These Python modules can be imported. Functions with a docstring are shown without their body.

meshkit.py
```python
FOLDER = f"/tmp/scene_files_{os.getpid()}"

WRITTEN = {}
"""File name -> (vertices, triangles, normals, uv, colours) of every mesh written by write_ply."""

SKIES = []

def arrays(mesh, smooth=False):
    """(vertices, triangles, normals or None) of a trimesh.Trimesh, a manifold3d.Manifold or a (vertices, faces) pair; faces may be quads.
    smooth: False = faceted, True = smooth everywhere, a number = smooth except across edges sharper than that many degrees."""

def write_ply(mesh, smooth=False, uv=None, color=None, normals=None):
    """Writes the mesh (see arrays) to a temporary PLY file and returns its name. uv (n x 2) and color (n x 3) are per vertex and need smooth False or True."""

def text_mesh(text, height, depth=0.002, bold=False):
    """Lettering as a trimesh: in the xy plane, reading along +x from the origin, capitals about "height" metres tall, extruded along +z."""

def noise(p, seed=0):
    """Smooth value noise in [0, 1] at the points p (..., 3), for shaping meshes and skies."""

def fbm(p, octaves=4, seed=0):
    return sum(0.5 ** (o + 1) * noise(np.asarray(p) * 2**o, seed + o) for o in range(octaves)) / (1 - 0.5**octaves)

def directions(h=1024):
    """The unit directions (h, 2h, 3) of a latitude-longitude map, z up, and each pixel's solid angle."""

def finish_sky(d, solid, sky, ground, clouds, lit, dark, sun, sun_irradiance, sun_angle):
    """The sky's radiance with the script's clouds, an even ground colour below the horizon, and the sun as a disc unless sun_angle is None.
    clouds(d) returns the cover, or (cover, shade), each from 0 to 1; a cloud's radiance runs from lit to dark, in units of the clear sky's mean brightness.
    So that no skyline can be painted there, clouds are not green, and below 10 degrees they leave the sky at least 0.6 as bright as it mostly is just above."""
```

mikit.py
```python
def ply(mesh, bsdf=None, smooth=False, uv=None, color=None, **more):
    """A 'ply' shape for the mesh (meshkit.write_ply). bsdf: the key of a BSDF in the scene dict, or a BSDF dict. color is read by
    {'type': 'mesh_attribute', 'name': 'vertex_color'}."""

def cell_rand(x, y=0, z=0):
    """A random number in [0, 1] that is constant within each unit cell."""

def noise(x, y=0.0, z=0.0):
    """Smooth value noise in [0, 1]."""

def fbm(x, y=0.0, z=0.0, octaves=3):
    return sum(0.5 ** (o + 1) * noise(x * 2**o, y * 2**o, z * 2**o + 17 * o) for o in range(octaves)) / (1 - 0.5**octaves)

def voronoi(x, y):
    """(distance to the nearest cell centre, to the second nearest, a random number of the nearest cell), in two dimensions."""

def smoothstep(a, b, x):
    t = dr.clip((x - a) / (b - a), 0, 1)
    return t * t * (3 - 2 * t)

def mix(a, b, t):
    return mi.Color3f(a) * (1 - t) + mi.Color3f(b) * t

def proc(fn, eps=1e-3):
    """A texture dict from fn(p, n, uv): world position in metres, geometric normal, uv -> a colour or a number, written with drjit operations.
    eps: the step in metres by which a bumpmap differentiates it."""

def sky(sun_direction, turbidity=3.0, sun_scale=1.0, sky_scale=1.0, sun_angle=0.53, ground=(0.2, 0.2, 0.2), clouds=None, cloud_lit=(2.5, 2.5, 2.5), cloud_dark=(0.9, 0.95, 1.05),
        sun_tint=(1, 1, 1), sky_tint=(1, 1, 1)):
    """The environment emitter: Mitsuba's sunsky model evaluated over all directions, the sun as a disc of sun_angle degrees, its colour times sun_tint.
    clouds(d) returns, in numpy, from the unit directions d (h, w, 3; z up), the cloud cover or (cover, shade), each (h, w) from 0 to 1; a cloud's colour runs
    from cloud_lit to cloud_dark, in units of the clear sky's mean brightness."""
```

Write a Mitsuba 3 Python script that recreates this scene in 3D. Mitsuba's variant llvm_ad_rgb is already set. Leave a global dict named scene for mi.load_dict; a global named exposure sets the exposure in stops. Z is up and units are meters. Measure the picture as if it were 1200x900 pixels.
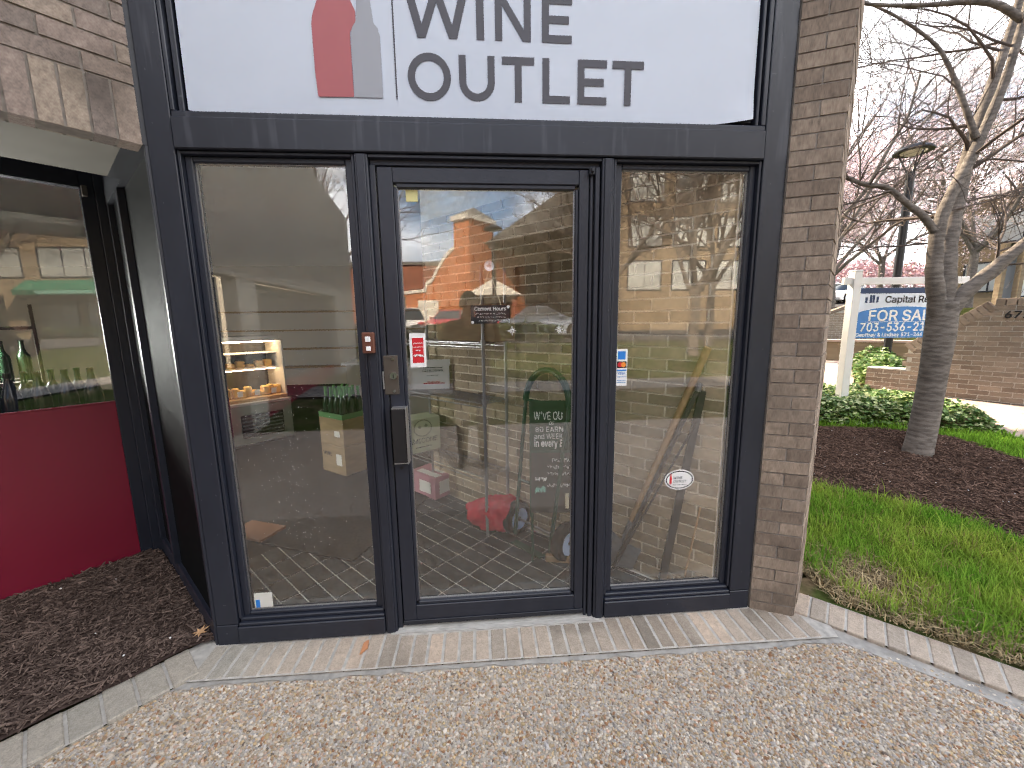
import math, random
import numpy as np, trimesh, manifold3d as m3
import drjit as dr
import mitsuba as mi
import mikit, meshkit
from mikit import proc, fbm, noise, voronoi, cell_rand, smoothstep, mix
from shapely.geometry import Polygon, Point, LineString, box as sbox
from shapely import affinity

T = mi.ScalarTransform4f
scene, labels = {}, {}
rng = np.random.default_rng(7)
random.seed(7)

# ---------------------------------------------------------------- camera, sky, exposure
CAM = np.array([0.4344, -1.9023, 1.5779])
F_PX, YAW, PITCH, ROLL = 468.922, 0.0784, -0.1565, -0.0132
cy_, sy_, cp_, sp_ = math.cos(YAW), math.sin(YAW), math.cos(PITCH), math.sin(PITCH)
FWD = np.array([sy_ * cp_, cy_ * cp_, sp_])
_r = np.array([cy_, -sy_, 0.0]); _u = np.cross(_r, FWD)
UP = -math.sin(ROLL) * _r + math.cos(ROLL) * _u
scene['camera'] = {'type': 'perspective', 'fov': 2 * math.degrees(math.atan(600 / F_PX)), 'fov_axis': 'x', 'near_clip': 0.03, 'far_clip': 1500.0,
                   'to_world': T().look_at(origin=CAM.tolist(), target=(CAM + FWD).tolist(), up=UP.tolist())}


def clouds(d):
    z = np.maximum(d[..., 2], 0.03)
    q = np.stack([d[..., 0] / (z + 0.25), d[..., 1] / (z + 0.25), 0 * z], -1)
    c = meshkit.fbm(q * 1.15 + [3.1, 7.7, 0], 5)
    s = meshkit.fbm(q * 2.3 + [9.0, 1.0, 4], 4)
    return np.clip((c - 0.36) / 0.15, 0, 1), np.clip((s - 0.46) * 2.2, 0, 0.6)


scene['sky'] = mikit.sky((-0.36, 0.70, 0.62), turbidity=3.0, sun_scale=1.3, sky_scale=1.0, sun_angle=4.0, clouds=clouds,
                         cloud_lit=(4.5, 4.5, 4.55), cloud_dark=(2.2, 2.25, 2.35))
exposure = 3.3

# ---------------------------------------------------------------- helpers


def rgb(*c):
    return {'type': 'rgb', 'value': list(c)}


def pm(key, col, rough=0.5, spec=0.5, metallic=0.0, clear=0.0, two=True, **kw):
    tex = proc(col) if callable(col) else (col if isinstance(col, dict) else rgb(*col))
    b = {'type': 'principled', 'base_color': tex, 'roughness': rough, 'specular': spec, 'metallic': metallic, **kw}
    if clear: b.update(clearcoat=clear, clearcoat_gloss=0.9)
    scene[key] = {'type': 'twosided', 'bsdf': b} if two else b
    return key


def dm(key, col):
    tex = proc(col) if callable(col) else (col if isinstance(col, dict) else rgb(*col))
    scene[key] = {'type': 'twosided', 'bsdf': {'type': 'diffuse', 'reflectance': tex}}
    return key


ATTR = {'type': 'mesh_attribute', 'name': 'vertex_color'}
USED = {}


def numbered(key):
    n = USED.get(key, -1) + 1
    USED[key] = n
    return key if n == 0 else f'{key}_{n:03d}'


def thing(name, label, cat, group=None):
    k = numbered(name)
    labels[k] = {'label': label, 'category': cat}
    if group: labels[k]['group'] = group
    return k


def single(name, mesh, mat, label, cat, group=None, smooth=False, **kw):
    k = thing(name, label, cat, group)
    scene[k] = mikit.ply(mesh, mat, smooth, **kw)
    return k


def part(parent, name, mesh, mat, smooth=False, label=None, kind=None, **kw):
    k = numbered(parent + '__' + name)
    if isinstance(mesh, list): mesh = cat(mesh)
    scene[k] = mikit.ply(mesh, mat, smooth, **kw)
    if label or kind:
        labels[k] = {}
        if label: labels[k]['label'] = label
        if kind: labels[k]['kind'] = kind
    return k


def struct(name, mesh, mat, smooth=False, label=None, kind='structure', **kw):
    k = numbered(name)
    scene[k] = mikit.ply(mesh, mat, smooth, **kw)
    labels[k] = {'kind': kind}
    if label: labels[k]['label'] = label
    return k


def cat(ms):
    return trimesh.util.concatenate(ms)


def B(x0, x1, y0, y1, z0, z1, bev=0.0):
    """box, with bevelled edges when bev > 0"""
    x0, x1 = min(x0, x1), max(x0, x1); y0, y1 = min(y0, y1), max(y0, y1); z0, z1 = min(z0, z1), max(z0, z1)
    if bev <= 0:
        m = trimesh.creation.box(extents=(x1 - x0, y1 - y0, z1 - z0))
        m.apply_translation(((x0 + x1) / 2, (y0 + y1) / 2, (z0 + z1) / 2))
        return m
    b = min(bev, (x1 - x0) / 2.5, (y1 - y0) / 2.5, (z1 - z0) / 2.5)
    p = []
    for sx, ax in ((1, x0), (-1, x1)):
        for sy, ay in ((1, y0), (-1, y1)):
            for sz, az in ((1, z0), (-1, z1)):
                p += [(ax, ay + sy * b, az + sz * b), (ax + sx * b, ay, az + sz * b), (ax + sx * b, ay + sy * b, az)]
    return trimesh.convex.convex_hull(np.array(p))


def frame(o, u, v, w=None):
    """4x4: local x->u, y->v, z->w"""
    u = np.array(u, float); u /= np.linalg.norm(u)
    v = np.array(v, float); v -= u * (u @ v); v /= np.linalg.norm(v)
    w = np.cross(u, v)
    M = np.eye(4); M[:3, 0], M[:3, 1], M[:3, 2], M[:3, 3] = u, v, w, o
    return M


def tf(m, M):
    m = m.copy(); m.apply_transform(M); return m


def tr(m, x, y, z):
    m = m.copy(); m.apply_translation((x, y, z)); return m


def cyl(p0, p1, r0, r1=None, n=14):
    r1 = r0 if r1 is None else r1
    return tube([p0, p1], [r0, r1], n, cap=True)


def tube(pts, rad, sides=6, cap=True, ell=1.0):
    p = np.asarray(pts, float); rad = np.broadcast_to(np.asarray(rad, float), (len(p),))
    t = np.gradient(p, axis=0); t /= np.linalg.norm(t, axis=1, keepdims=True) + 1e-12
    a = np.cross(t[0], [0, 0, 1.0] if abs(t[0][2]) < 0.9 else [1.0, 0, 0]); a /= np.linalg.norm(a)
    A = []
    for i in range(len(p)):
        a = a - t[i] * (a @ t[i]); a /= np.linalg.norm(a) + 1e-12; A.append(a)
    A = np.array(A); Bv = np.cross(t, A)
    th = np.arange(sides) * 2 * np.pi / sides
    v = p[:, None] + rad[:, None, None] * (np.cos(th)[None, :, None] * A[:, None] + ell * np.sin(th)[None, :, None] * Bv[:, None])
    v = v.reshape(-1, 3)
    f = []
    i, j = np.meshgrid(np.arange(len(p) - 1), np.arange(sides), indexing='ij')
    q = np.stack([i * sides + j, i * sides + (j + 1) % sides, (i + 1) * sides + (j + 1) % sides, (i + 1) * sides + j], -1).reshape(-1, 4)
    f = np.vstack([q[:, [0, 1, 2]], q[:, [0, 2, 3]]])
    if cap:
        n = len(v)
        v = np.vstack([v, p[:1], p[-1:]])
        k = np.arange(sides); k2 = (k + 1) % sides; e = (len(p) - 1) * sides
        f = np.vstack([f, np.stack([k * 0 + n, k2, k], 1), np.stack([k * 0 + n + 1, e + k, e + k2], 1)])
    return trimesh.Trimesh(v, f, process=False)


def lathe(prof, n=18):
    """profile of (r, z), revolved about z"""
    prof = np.array(prof, float)
    th = np.arange(n) * 2 * np.pi / n
    v = np.stack([prof[:, None, 0] * np.cos(th), prof[:, None, 0] * np.sin(th), np.broadcast_to(prof[:, 1:2], (len(prof), n))], -1).reshape(-1, 3)
    i, j = np.meshgrid(np.arange(len(prof) - 1), np.arange(n), indexing='ij')
    q = np.stack([i * n + j, i * n + (j + 1) % n, (i + 1) * n + (j + 1) % n, (i + 1) * n + j], -1).reshape(-1, 4)
    return trimesh.Trimesh(v, np.vstack([q[:, [0, 1, 2]], q[:, [0, 2, 3]]]), process=False)


def ext(poly, h):
    if hasattr(poly, 'geoms'): return cat([ext(g, h) for g in poly.geoms])
    return trimesh.creation.extrude_polygon(poly, h, engine='earcut')


def crom(pts, n=6):
    p = np.asarray(pts, float)
    p = np.vstack([2 * p[0] - p[1], p, 2 * p[-1] - p[-2]])
    out = []
    for i in range(1, len(p) - 2):
        for t in np.arange(n) / n:
            a, b, c, d = p[i - 1:i + 3]
            out.append(0.5 * (2 * b + (c - a) * t + (2 * a - 5 * b + 4 * c - d) * t * t + (3 * b - a - 3 * c + d) * t ** 3))
    out.append(p[-2])
    return np.array(out)


def text_on(parent, name, s, height, o, right, up, mat, bold=False, center=False, depth=0.0012, squash=1.0, label=None, width=None):
    m = meshkit.text_mesh(s, height, depth, bold)
    if width: squash = width / (m.bounds[1][0] - m.bounds[0][0])
    if squash != 1.0: m.apply_scale((squash, 1, 1))
    if center: m.apply_translation((-(m.bounds[0][0] + m.bounds[1][0]) / 2, 0, 0))
    return part(parent, name, tf(m, frame(o, right, up)), mat, label=label)


def scribble(w, h, n, r, seed=0):
    """handwriting too small to read: wavy strokes in the xy plane from the origin along +x"""
    g = np.random.default_rng(seed); ms = []
    x = 0
    while x < w:
        l = g.uniform(0.04, 0.1) * w
        k = int(max(4, l / h * 4))
        xs = np.linspace(x, x + l, k)
        ys = g.uniform(0, h, k)
        ms.append(tube(np.stack([xs, ys, 0 * xs], 1), r, 4))
        x += l + g.uniform(0.02, 0.05) * w
    return cat(ms)


def uvconst(m, a, b=0.0):
    return np.tile([a, b], (len(m.vertices), 1))


# ---------------------------------------------------------------- materials
def tone3(a, b, c, t):
    return mix(mix(a, b, smoothstep(0.0, 0.5, t)), c, smoothstep(0.5, 1.0, t))


def brick_out(p, n, uv):
    g = fbm(p.x * 75, p.y * 75, p.z * 18, 3); g2 = noise(p.x * 260, p.y * 260, p.z * 60)
    base = tone3((0.185, 0.145, 0.118), (0.235, 0.188, 0.153), (0.28, 0.222, 0.178), uv.x)
    st = smoothstep(0.5, 0.75, fbm(p.x * 2.3, p.y * 2.3 + 5, p.z * 2.9, 3))
    return base * (0.45 + 0.75 * g + 0.4 * g2) * (1 - 0.3 * st)


def brick_in(p, n, uv):
    g = fbm(p.x * 50, p.y * 50, p.z * 40, 3)
    base = tone3((0.24, 0.19, 0.125), (0.38, 0.305, 0.205), (0.48, 0.39, 0.27), uv.x)
    return base * (0.72 + 0.5 * g)


def brick_paver(p, n, uv):
    g = fbm(p.x * 55, p.y * 55, p.z * 20, 3); g2 = noise(p.x * 260, p.y * 260, 1)
    base = tone3((0.33, 0.285, 0.24), (0.41, 0.345, 0.285), (0.49, 0.395, 0.315), uv.x)
    d = smoothstep(0.45, 0.72, fbm(p.x * 3.1, p.y * 3.1, 2, 3))
    # the left run is weathered grey and mossy
    l = smoothstep(-0.1, -0.75, p.x + 0.35 * fbm(p.x * 6, p.y * 6, 0, 2))
    base = mix(base, mi.Color3f(0.34, 0.325, 0.285), 0.72 * l)
    return base * (0.62 + 0.42 * g + 0.3 * g2) * (1 - 0.30 * d)


def brick_soldier(p, n, uv):
    g = fbm(p.x * 70, p.y * 70, p.z * 40, 3); g2 = noise(p.x * 260, p.y * 260, p.z * 160)
    base = tone3((0.20, 0.165, 0.148), (0.265, 0.21, 0.185), (0.30, 0.245, 0.20), uv.x)
    st = smoothstep(0.45, 0.75, fbm(p.x * 4, p.y * 4 + 5, p.z * 4, 3))
    return base * (0.45 + 0.75 * g + 0.35 * g2) * (1 - 0.4 * st)


pm('m_brick', brick_out, 0.9, 0.2)
pm('m_brick_in', brick_in, 0.85, 0.25)
pm('m_brick_paver', brick_paver, 0.9, 0.2)
pm('m_brick_soldier', brick_soldier, 0.9, 0.2)
pm('m_brick_far', lambda p, n, uv: tone3((0.17, 0.133, 0.107), (0.225, 0.182, 0.148), (0.275, 0.222, 0.18), uv.x) * (0.75 + 0.5 * fbm(p.x * 30, p.y * 30, p.z * 30, 2)), 0.9, 0.2)
dm('m_mortar', lambda p, n, uv: mi.Color3f(0.24, 0.215, 0.195) * (0.7 + 0.6 * fbm(p.x * 40, p.y * 40, p.z * 40, 2)))
dm('m_mortar_light', lambda p, n, uv: mi.Color3f(0.48, 0.46, 0.43) * (0.6 + 0.6 * fbm(p.x * 45, p.y * 45, p.z * 45, 3)))
dm('m_mortar_in', lambda p, n, uv: mi.Color3f(0.74, 0.68, 0.56) * (0.8 + 0.4 * fbm(p.x * 30, p.y * 30, p.z * 30, 2)))


def navy(p, n, uv):
    s = smoothstep(0.55, 0.8, fbm(p.x * 38, p.y * 6, p.z * 2.2, 3)) * smoothstep(2.27, 2.36, p.z)
    g = fbm(p.x * 9, p.y * 9, p.z * 3, 3)
    chip = smoothstep(0.955, 0.97, noise(p.x * 60, p.y * 60, p.z * 45))
    c = mix((0.0125, 0.0153, 0.0255), (0.020, 0.0238, 0.038), g)
    c = mix(c, (0.065, 0.07, 0.09), 0.5 * s)
    return mix(c, (0.12, 0.125, 0.14), 0.3 * chip)


pm('m_navy', navy, 0.42, 0.5)
pm('m_navy_dark', (0.012, 0.014, 0.022), 0.5, 0.5)
pm('m_rubber', (0.012, 0.012, 0.013), 0.7, 0.3)
pm('m_black', (0.01, 0.01, 0.012), 0.45, 0.5)
pm('m_steel', lambda p, n, uv: mi.Color3f(0.42, 0.42, 0.43) * (0.7 + 0.5 * fbm(p.x * 300, p.y * 40, p.z * 20, 2)), 0.38, 0.5, 0.85)
pm('m_bronze', (0.13, 0.115, 0.10), 0.4, 0.5, 0.7)
pm('m_copper', (0.16, 0.065, 0.045), 0.4, 0.5, 0.4)
pm('m_chrome', (0.75, 0.75, 0.77), 0.15, 0.5, 1.0)
scene['m_glass'] = {'type': 'thindielectric', 'int_ior': 2.05, 'ext_ior': 1.0}
scene['m_glass_clear'] = {'type': 'thindielectric', 'int_ior': 1.45, 'ext_ior': 1.0}
pm('m_vinyl', lambda p, n, uv: mi.Color3f(0.50, 0.55, 0.655) * (0.94 + 0.1 * fbm(p.x * 2, p.y, p.z * 3, 2)), 0.38, 0.5)
pm('m_letter', (0.066, 0.066, 0.084), 0.5, 0.4)
pm('m_logo_red', (0.38, 0.11, 0.125), 0.5, 0.4)
pm('m_logo_grey', (0.31, 0.325, 0.375), 0.5, 0.4)
pm('m_redpanel', (0.20, 0.014, 0.036), 0.36, 0.5)
pm('m_white', (0.78, 0.78, 0.79), 0.45, 0.5)
pm('m_whitepaper', (0.72, 0.72, 0.72), 0.8, 0.2)
pm('m_red', (0.55, 0.02, 0.03), 0.5, 0.4)
pm('m_soffit', lambda p, n, uv: mi.Color3f(0.27, 0.26, 0.23) * (0.75 + 0.4 * fbm(p.x * 3, p.y * 3, 1, 3)), 0.8, 0.2)
pm('m_ceiling', (0.80, 0.79, 0.75), 0.9, 0.2)
pm('m_plaster', (0.62, 0.58, 0.51), 0.9, 0.2)
pm('m_concrete', lambda p, n, uv: mi.Color3f(0.43, 0.42, 0.40) * (0.7 + 0.6 * fbm(p.x * 24, p.y * 24, p.z * 24, 4)), 0.9, 0.2)
pm('m_walk', lambda p, n, uv: mi.Color3f(0.42, 0.33, 0.28) * (0.8 + 0.35 * fbm(p.x * 5, p.y * 5, 1, 4)), 0.9, 0.2)


def aggregate(p, n, uv):
    a, b, k = voronoi(p.x * 95, p.y * 95)
    c = mix((0.42, 0.33, 0.25), (0.62, 0.58, 0.53), k)
    c = mix(c, (0.33, 0.19, 0.11), smoothstep(0.80, 0.83, cell_rand(k * 999, 2, 3)))
    return c * (0.55 + 0.45 * smoothstep(0.0, 0.25, b - a))


dm('m_aggregate', aggregate)
dm('m_matrix', lambda p, n, uv: mi.Color3f(0.45, 0.41, 0.365) * (0.7 + 0.6 * fbm(p.x * 60, p.y * 60, 0, 3)))
dm('m_attr', ATTR)
scene['m_leaf'] = {'type': 'twosided', 'bsdf': {'type': 'principled', 'base_color': ATTR, 'roughness': 0.5, 'specular': 0.4}}
scene['m_blade'] = {'type': 'principledthin', 'base_color': ATTR, 'roughness': 0.6, 'diff_trans': 0.7, 'spec_trans': 0.0}
dm('m_soil', lambda p, n, uv: mi.Color3f(0.068, 0.048, 0.042) * (0.55 + 0.9 * fbm(p.x * 60, p.y * 60, 3, 4)))
dm('m_turf', lambda p, n, uv: mix((0.045, 0.065, 0.018), (0.09, 0.085, 0.042), smoothstep(0.45, 0.75, fbm(p.x * 4, p.y * 4, 3, 4))) * (0.6 + 0.7 * fbm(p.x * 50, p.y * 50, 3, 2)))
dm('m_asphalt', lambda p, n, uv: mi.Color3f(0.085, 0.085, 0.088) * (0.75 + 0.5 * fbm(p.x * 3, p.y * 3, 0, 4)))
pm('m_tile', lambda p, n, uv: mix((0.022, 0.026, 0.029), (0.042, 0.046, 0.048), uv.x) * (0.6 + 0.8 * fbm(p.x * 25, p.y * 25, 1, 4)), 0.55, 0.35)
dm('m_grout', (0.60, 0.585, 0.56))
pm('m_darkfloor', lambda p, n, uv: mi.Color3f(0.022, 0.020, 0.019) * (0.6 + 0.8 * fbm(p.x * 90, p.y * 90, 1, 3)), 0.8, 0.2)
pm('m_cardboard', lambda p, n, uv: mi.Color3f(0.31, 0.225, 0.13) * (0.8 + 0.35 * fbm(p.x * 8, p.y * 8, p.z * 30, 3)), 0.8, 0.2)
pm('m_whitebox', (0.86, 0.87, 0.89), 0.6, 0.3)
pm('m_greenbox', (0.52, 0.56, 0.40), 0.6, 0.3)
pm('m_pinkbox', lambda p, n, uv: mi.Color3f(0.44, 0.205, 0.24) * (0.85 + 0.3 * fbm(p.x * 6, p.y * 6, p.z * 6, 3)), 0.6, 0.3)
pm('m_ink', (0.02, 0.02, 0.025), 0.7, 0.3)
pm('m_redcloth', lambda p, n, uv: mi.Color3f(0.50, 0.028, 0.050) * (0.7 + 0.55 * fbm(p.x * 14, p.y * 14, p.z * 14, 3)), 0.75, 0.3)
pm('m_greenmetal', (0.012, 0.055, 0.035), 0.35, 0.5)
pm('m_hub', (0.50, 0.66, 0.93), 0.45, 0.5)
pm('m_chalk', lambda p, n, uv: mi.Color3f(0.012, 0.042, 0.022) * (0.7 + 0.6 * fbm(p.x * 9, p.y * 9, p.z * 9, 3)), 0.6, 0.3)
pm('m_chalkgrey', lambda p, n, uv: mi.Color3f(0.045, 0.046, 0.040) * (0.7 + 0.6 * fbm(p.x * 9, p.y * 9, p.z * 9, 3)), 0.6, 0.3)
pm('m_wire', (0.42, 0.42, 0.43), 0.35, 0.5, 0.7)
pm('m_wood', lambda p, n, uv: mix((0.33, 0.205, 0.10), (0.48, 0.33, 0.18), fbm(p.x * 30, p.y * 30, p.z * 4, 3)), 0.6, 0.3)
pm('m_wooddark', lambda p, n, uv: mix((0.05, 0.045, 0.04), (0.10, 0.09, 0.08), fbm(p.x * 30, p.y * 30, p.z * 8, 3)), 0.7, 0.3)
pm('m_blade_metal', lambda p, n, uv: mi.Color3f(0.26, 0.28, 0.29) * (0.6 + 0.7 * fbm(p.x * 30, p.y * 30, p.z * 30, 3)), 0.5, 0.5, 0.4)
pm('m_fridge', (0.34, 0.40, 0.35), 0.45, 0.4)
pm('m_cheese', lambda p, n, uv: mix((0.66, 0.38, 0.09), (0.72, 0.55, 0.26), uv.x), 0.6, 0.3)
pm('m_bottle', (0.010, 0.030, 0.014), 0.12, 0.5, clear=0.6)
pm('m_bottle_black', (0.008, 0.010, 0.012), 0.10, 0.5, clear=0.6)
pm('m_foil', (0.10, 0.30, 0.07), 0.35, 0.5, 0.3)
pm('m_labelpaper', (0.66, 0.65, 0.60), 0.7, 0.3)
pm('m_blue', (0.03, 0.20, 0.62), 0.4, 0.4)
pm('m_orange', (0.80, 0.28, 0.05), 0.5, 0.4)
pm('m_signwhite', (0.70, 0.76, 0.86), 0.35, 0.5)
pm('m_signblue', (0.075, 0.23, 0.56), 0.4, 0.4)
pm('m_signnavy', (0.035, 0.06, 0.14), 0.4, 0.4)
pm('m_bark', lambda p, n, uv: mix((0.090, 0.078, 0.071), (0.20, 0.176, 0.16), smoothstep(0.2, 0.8, fbm(p.x * 16, p.y * 16, p.z * 46, 4))) * (0.7 + 0.5 * fbm(p.x * 4, p.y * 4, p.z * 4, 2)), 0.85, 0.2)
pm('m_twig', (0.10, 0.08, 0.072), 0.85, 0.2)
pm('m_car_white', (0.72, 0.73, 0.75), 0.25, 0.5, clear=0.8)
pm('m_car_red', (0.36, 0.012, 0.02), 0.25, 0.5, clear=0.8)
pm('m_car_blue', (0.20, 0.24, 0.32), 0.22, 0.5, clear=0.9)
pm('m_car_glass', (0.02, 0.025, 0.03), 0.08, 0.5, clear=0.8)
pm('m_tyre', (0.015, 0.015, 0.015), 0.8, 0.2)


def far_brick(c1, c2, joint=None):
    def f(p, n, uv):
        row = dr.floor(p.z / 0.0677)
        u = (p.x + p.y) / 0.203 + 0.5 * (row - 2 * dr.floor(row / 2))
        k = cell_rand(dr.floor(u), row, 3)
        c = mix(c1, c2, k)
        if joint:
            fu, fz = u - dr.floor(u), p.z / 0.0677 - row
            c = mix(c, joint, dr.select((fu < .06) | (fz < .16), 1.0, 0.0))
        return c * (0.82 + 0.3 * fbm(p.x * 1.2, p.y * 1.2, p.z * 1.2, 3))
    return f


pm('m_orange_brick', far_brick((0.30, 0.098, 0.042), (0.43, 0.155, 0.065)), 0.9, 0.2)
pm('m_red_brick', far_brick((0.17, 0.062, 0.042), (0.25, 0.095, 0.062)), 0.9, 0.2)
pm('m_tan_brick', far_brick((0.215, 0.165, 0.11), (0.28, 0.218, 0.15)), 0.9, 0.2)
pm('m_roof', (0.11, 0.105, 0.10), 0.8, 0.3)
pm('m_trim', (0.52, 0.50, 0.46), 0.7, 0.3)
pm('m_awning', (0.012, 0.11, 0.062), 0.7, 0.3)
pm('m_window_far', lambda p, n, uv: mi.Color3f(0.44, 0.46, 0.45) * (0.5 + 0.7 * fbm(p.x * .7, p.y * .7, p.z * 1.1, 3)), 0.12, 0.5)
pm('m_window_dark', (0.03, 0.035, 0.04), 0.1, 0.5)
pm('m_jacket', (0.030, 0.028, 0.030), 0.85, 0.2)
pm('m_jeans', (0.025, 0.032, 0.055), 0.85, 0.2)
pm('m_skin', (0.46, 0.28, 0.20), 0.6, 0.3)
pm('m_hair', (0.035, 0.024, 0.018), 0.8, 0.2)


def emit(v):
    return {'type': 'area', 'radiance': rgb(*v)}

# ---------------------------------------------------------------- terrain and paved ground
S2 = math.sqrt(2.0)


def H(x, y):
    """height of the rising ground right of the shop and of the street in front of it"""
    x, y = np.asarray(x, float), np.asarray(y, float)
    m = np.clip((x - 2.05) / 0.15, 0, 1)
    right = 0.068 * np.clip((x + y - 2.34) / S2, 0, 44) * m
    front = 0.062 * np.clip(-(y + 4.2), 0, 13.5)
    return right + front


def sheet(poly, z, step=None, bump=0.0, seed=0, follow=True):
    """a triangulated sheet over a shapely polygon, laid on the terrain"""
    if hasattr(poly, 'geoms'): return cat([sheet(g_, z, step, bump, seed, follow) for g_ in poly.geoms])
    if step:
        x0, y0, x1, y1 = poly.bounds
        pts = [poly.exterior.interpolate(d).coords[0] for d in np.arange(0, poly.exterior.length, step)]
        from shapely import contains_xy
        gx, gy = np.meshgrid(np.arange(x0, x1, step), np.arange(y0, y1, step))
        gx, gy = gx.ravel(), gy.ravel()
        ok = contains_xy(poly.buffer(-0.4 * step), gx, gy)
        P = np.vstack([pts, np.stack([gx[ok], gy[ok]], 1)])
        from scipy.spatial import Delaunay
        tri = Delaunay(P).simplices
        c = P[tri].mean(1)
        tri = tri[contains_xy(poly, c[:, 0], c[:, 1])]
        a, b, c = P[tri[:, 0]], P[tri[:, 1]], P[tri[:, 2]]
        fl = ((b - a)[:, 0] * (c - a)[:, 1] - (b - a)[:, 1] * (c - a)[:, 0]) < 0
        tri[fl] = tri[fl][:, ::-1]
        zz = z + (H(P[:, 0], P[:, 1]) if follow else 0)
        if bump: zz = zz + bump * (meshkit.fbm(np.stack([P[:, 0] * 5, P[:, 1] * 5, 0 * P[:, 0] + seed], 1), 3) - 0.5)
        return trimesh.Trimesh(np.column_stack([P, zz]), tri, process=False)
    v, f = trimesh.creation.triangulate_polygon(poly, engine='earcut')
    zz = z + (H(v[:, 0], v[:, 1]) if follow else 0)
    m = trimesh.Trimesh(np.column_stack([v, np.broadcast_to(zz, len(v))]), f, process=False)
    if m.face_normals[:, 2].mean() < 0: m.invert()
    return m


def spaced(a, b, n): return np.linspace(a, b, n)


gx = np.unique(np.concatenate([-np.geomspace(14, 600, 14)[::-1], np.arange(-14, 34, 0.6), np.geomspace(34, 600, 14)]))
gy = np.unique(np.concatenate([-np.geomspace(44, 600, 12)[::-1], np.arange(-44, 48, 0.9), np.geomspace(48, 600, 12)]))
GX, GY = np.meshgrid(gx, gy, indexing='ij')
i, j = np.meshgrid(np.arange(len(gx) - 1), np.arange(len(gy) - 1), indexing='ij')
q = np.stack([i * len(gy) + j, (i + 1) * len(gy) + j, (i + 1) * len(gy) + j + 1, i * len(gy) + j + 1], -1).reshape(-1, 4)
struct('ground', (np.stack([GX, GY, H(GX, GY) - 0.075], -1).reshape(-1, 3), q), 'm_turf', True)

FR = [(-0.955, -0.205), (2.218, -0.236)]          # front edge of the brick strip
paving_poly = Polygon([(-0.955, -0.2), (2.21, -0.225), (3.9, -1.9), (5.2, -4.1), (-5.2, -4.1), (-3.2, -2.44)])
struct('paving', sheet(paving_poly, -0.034), 'm_matrix')


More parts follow.
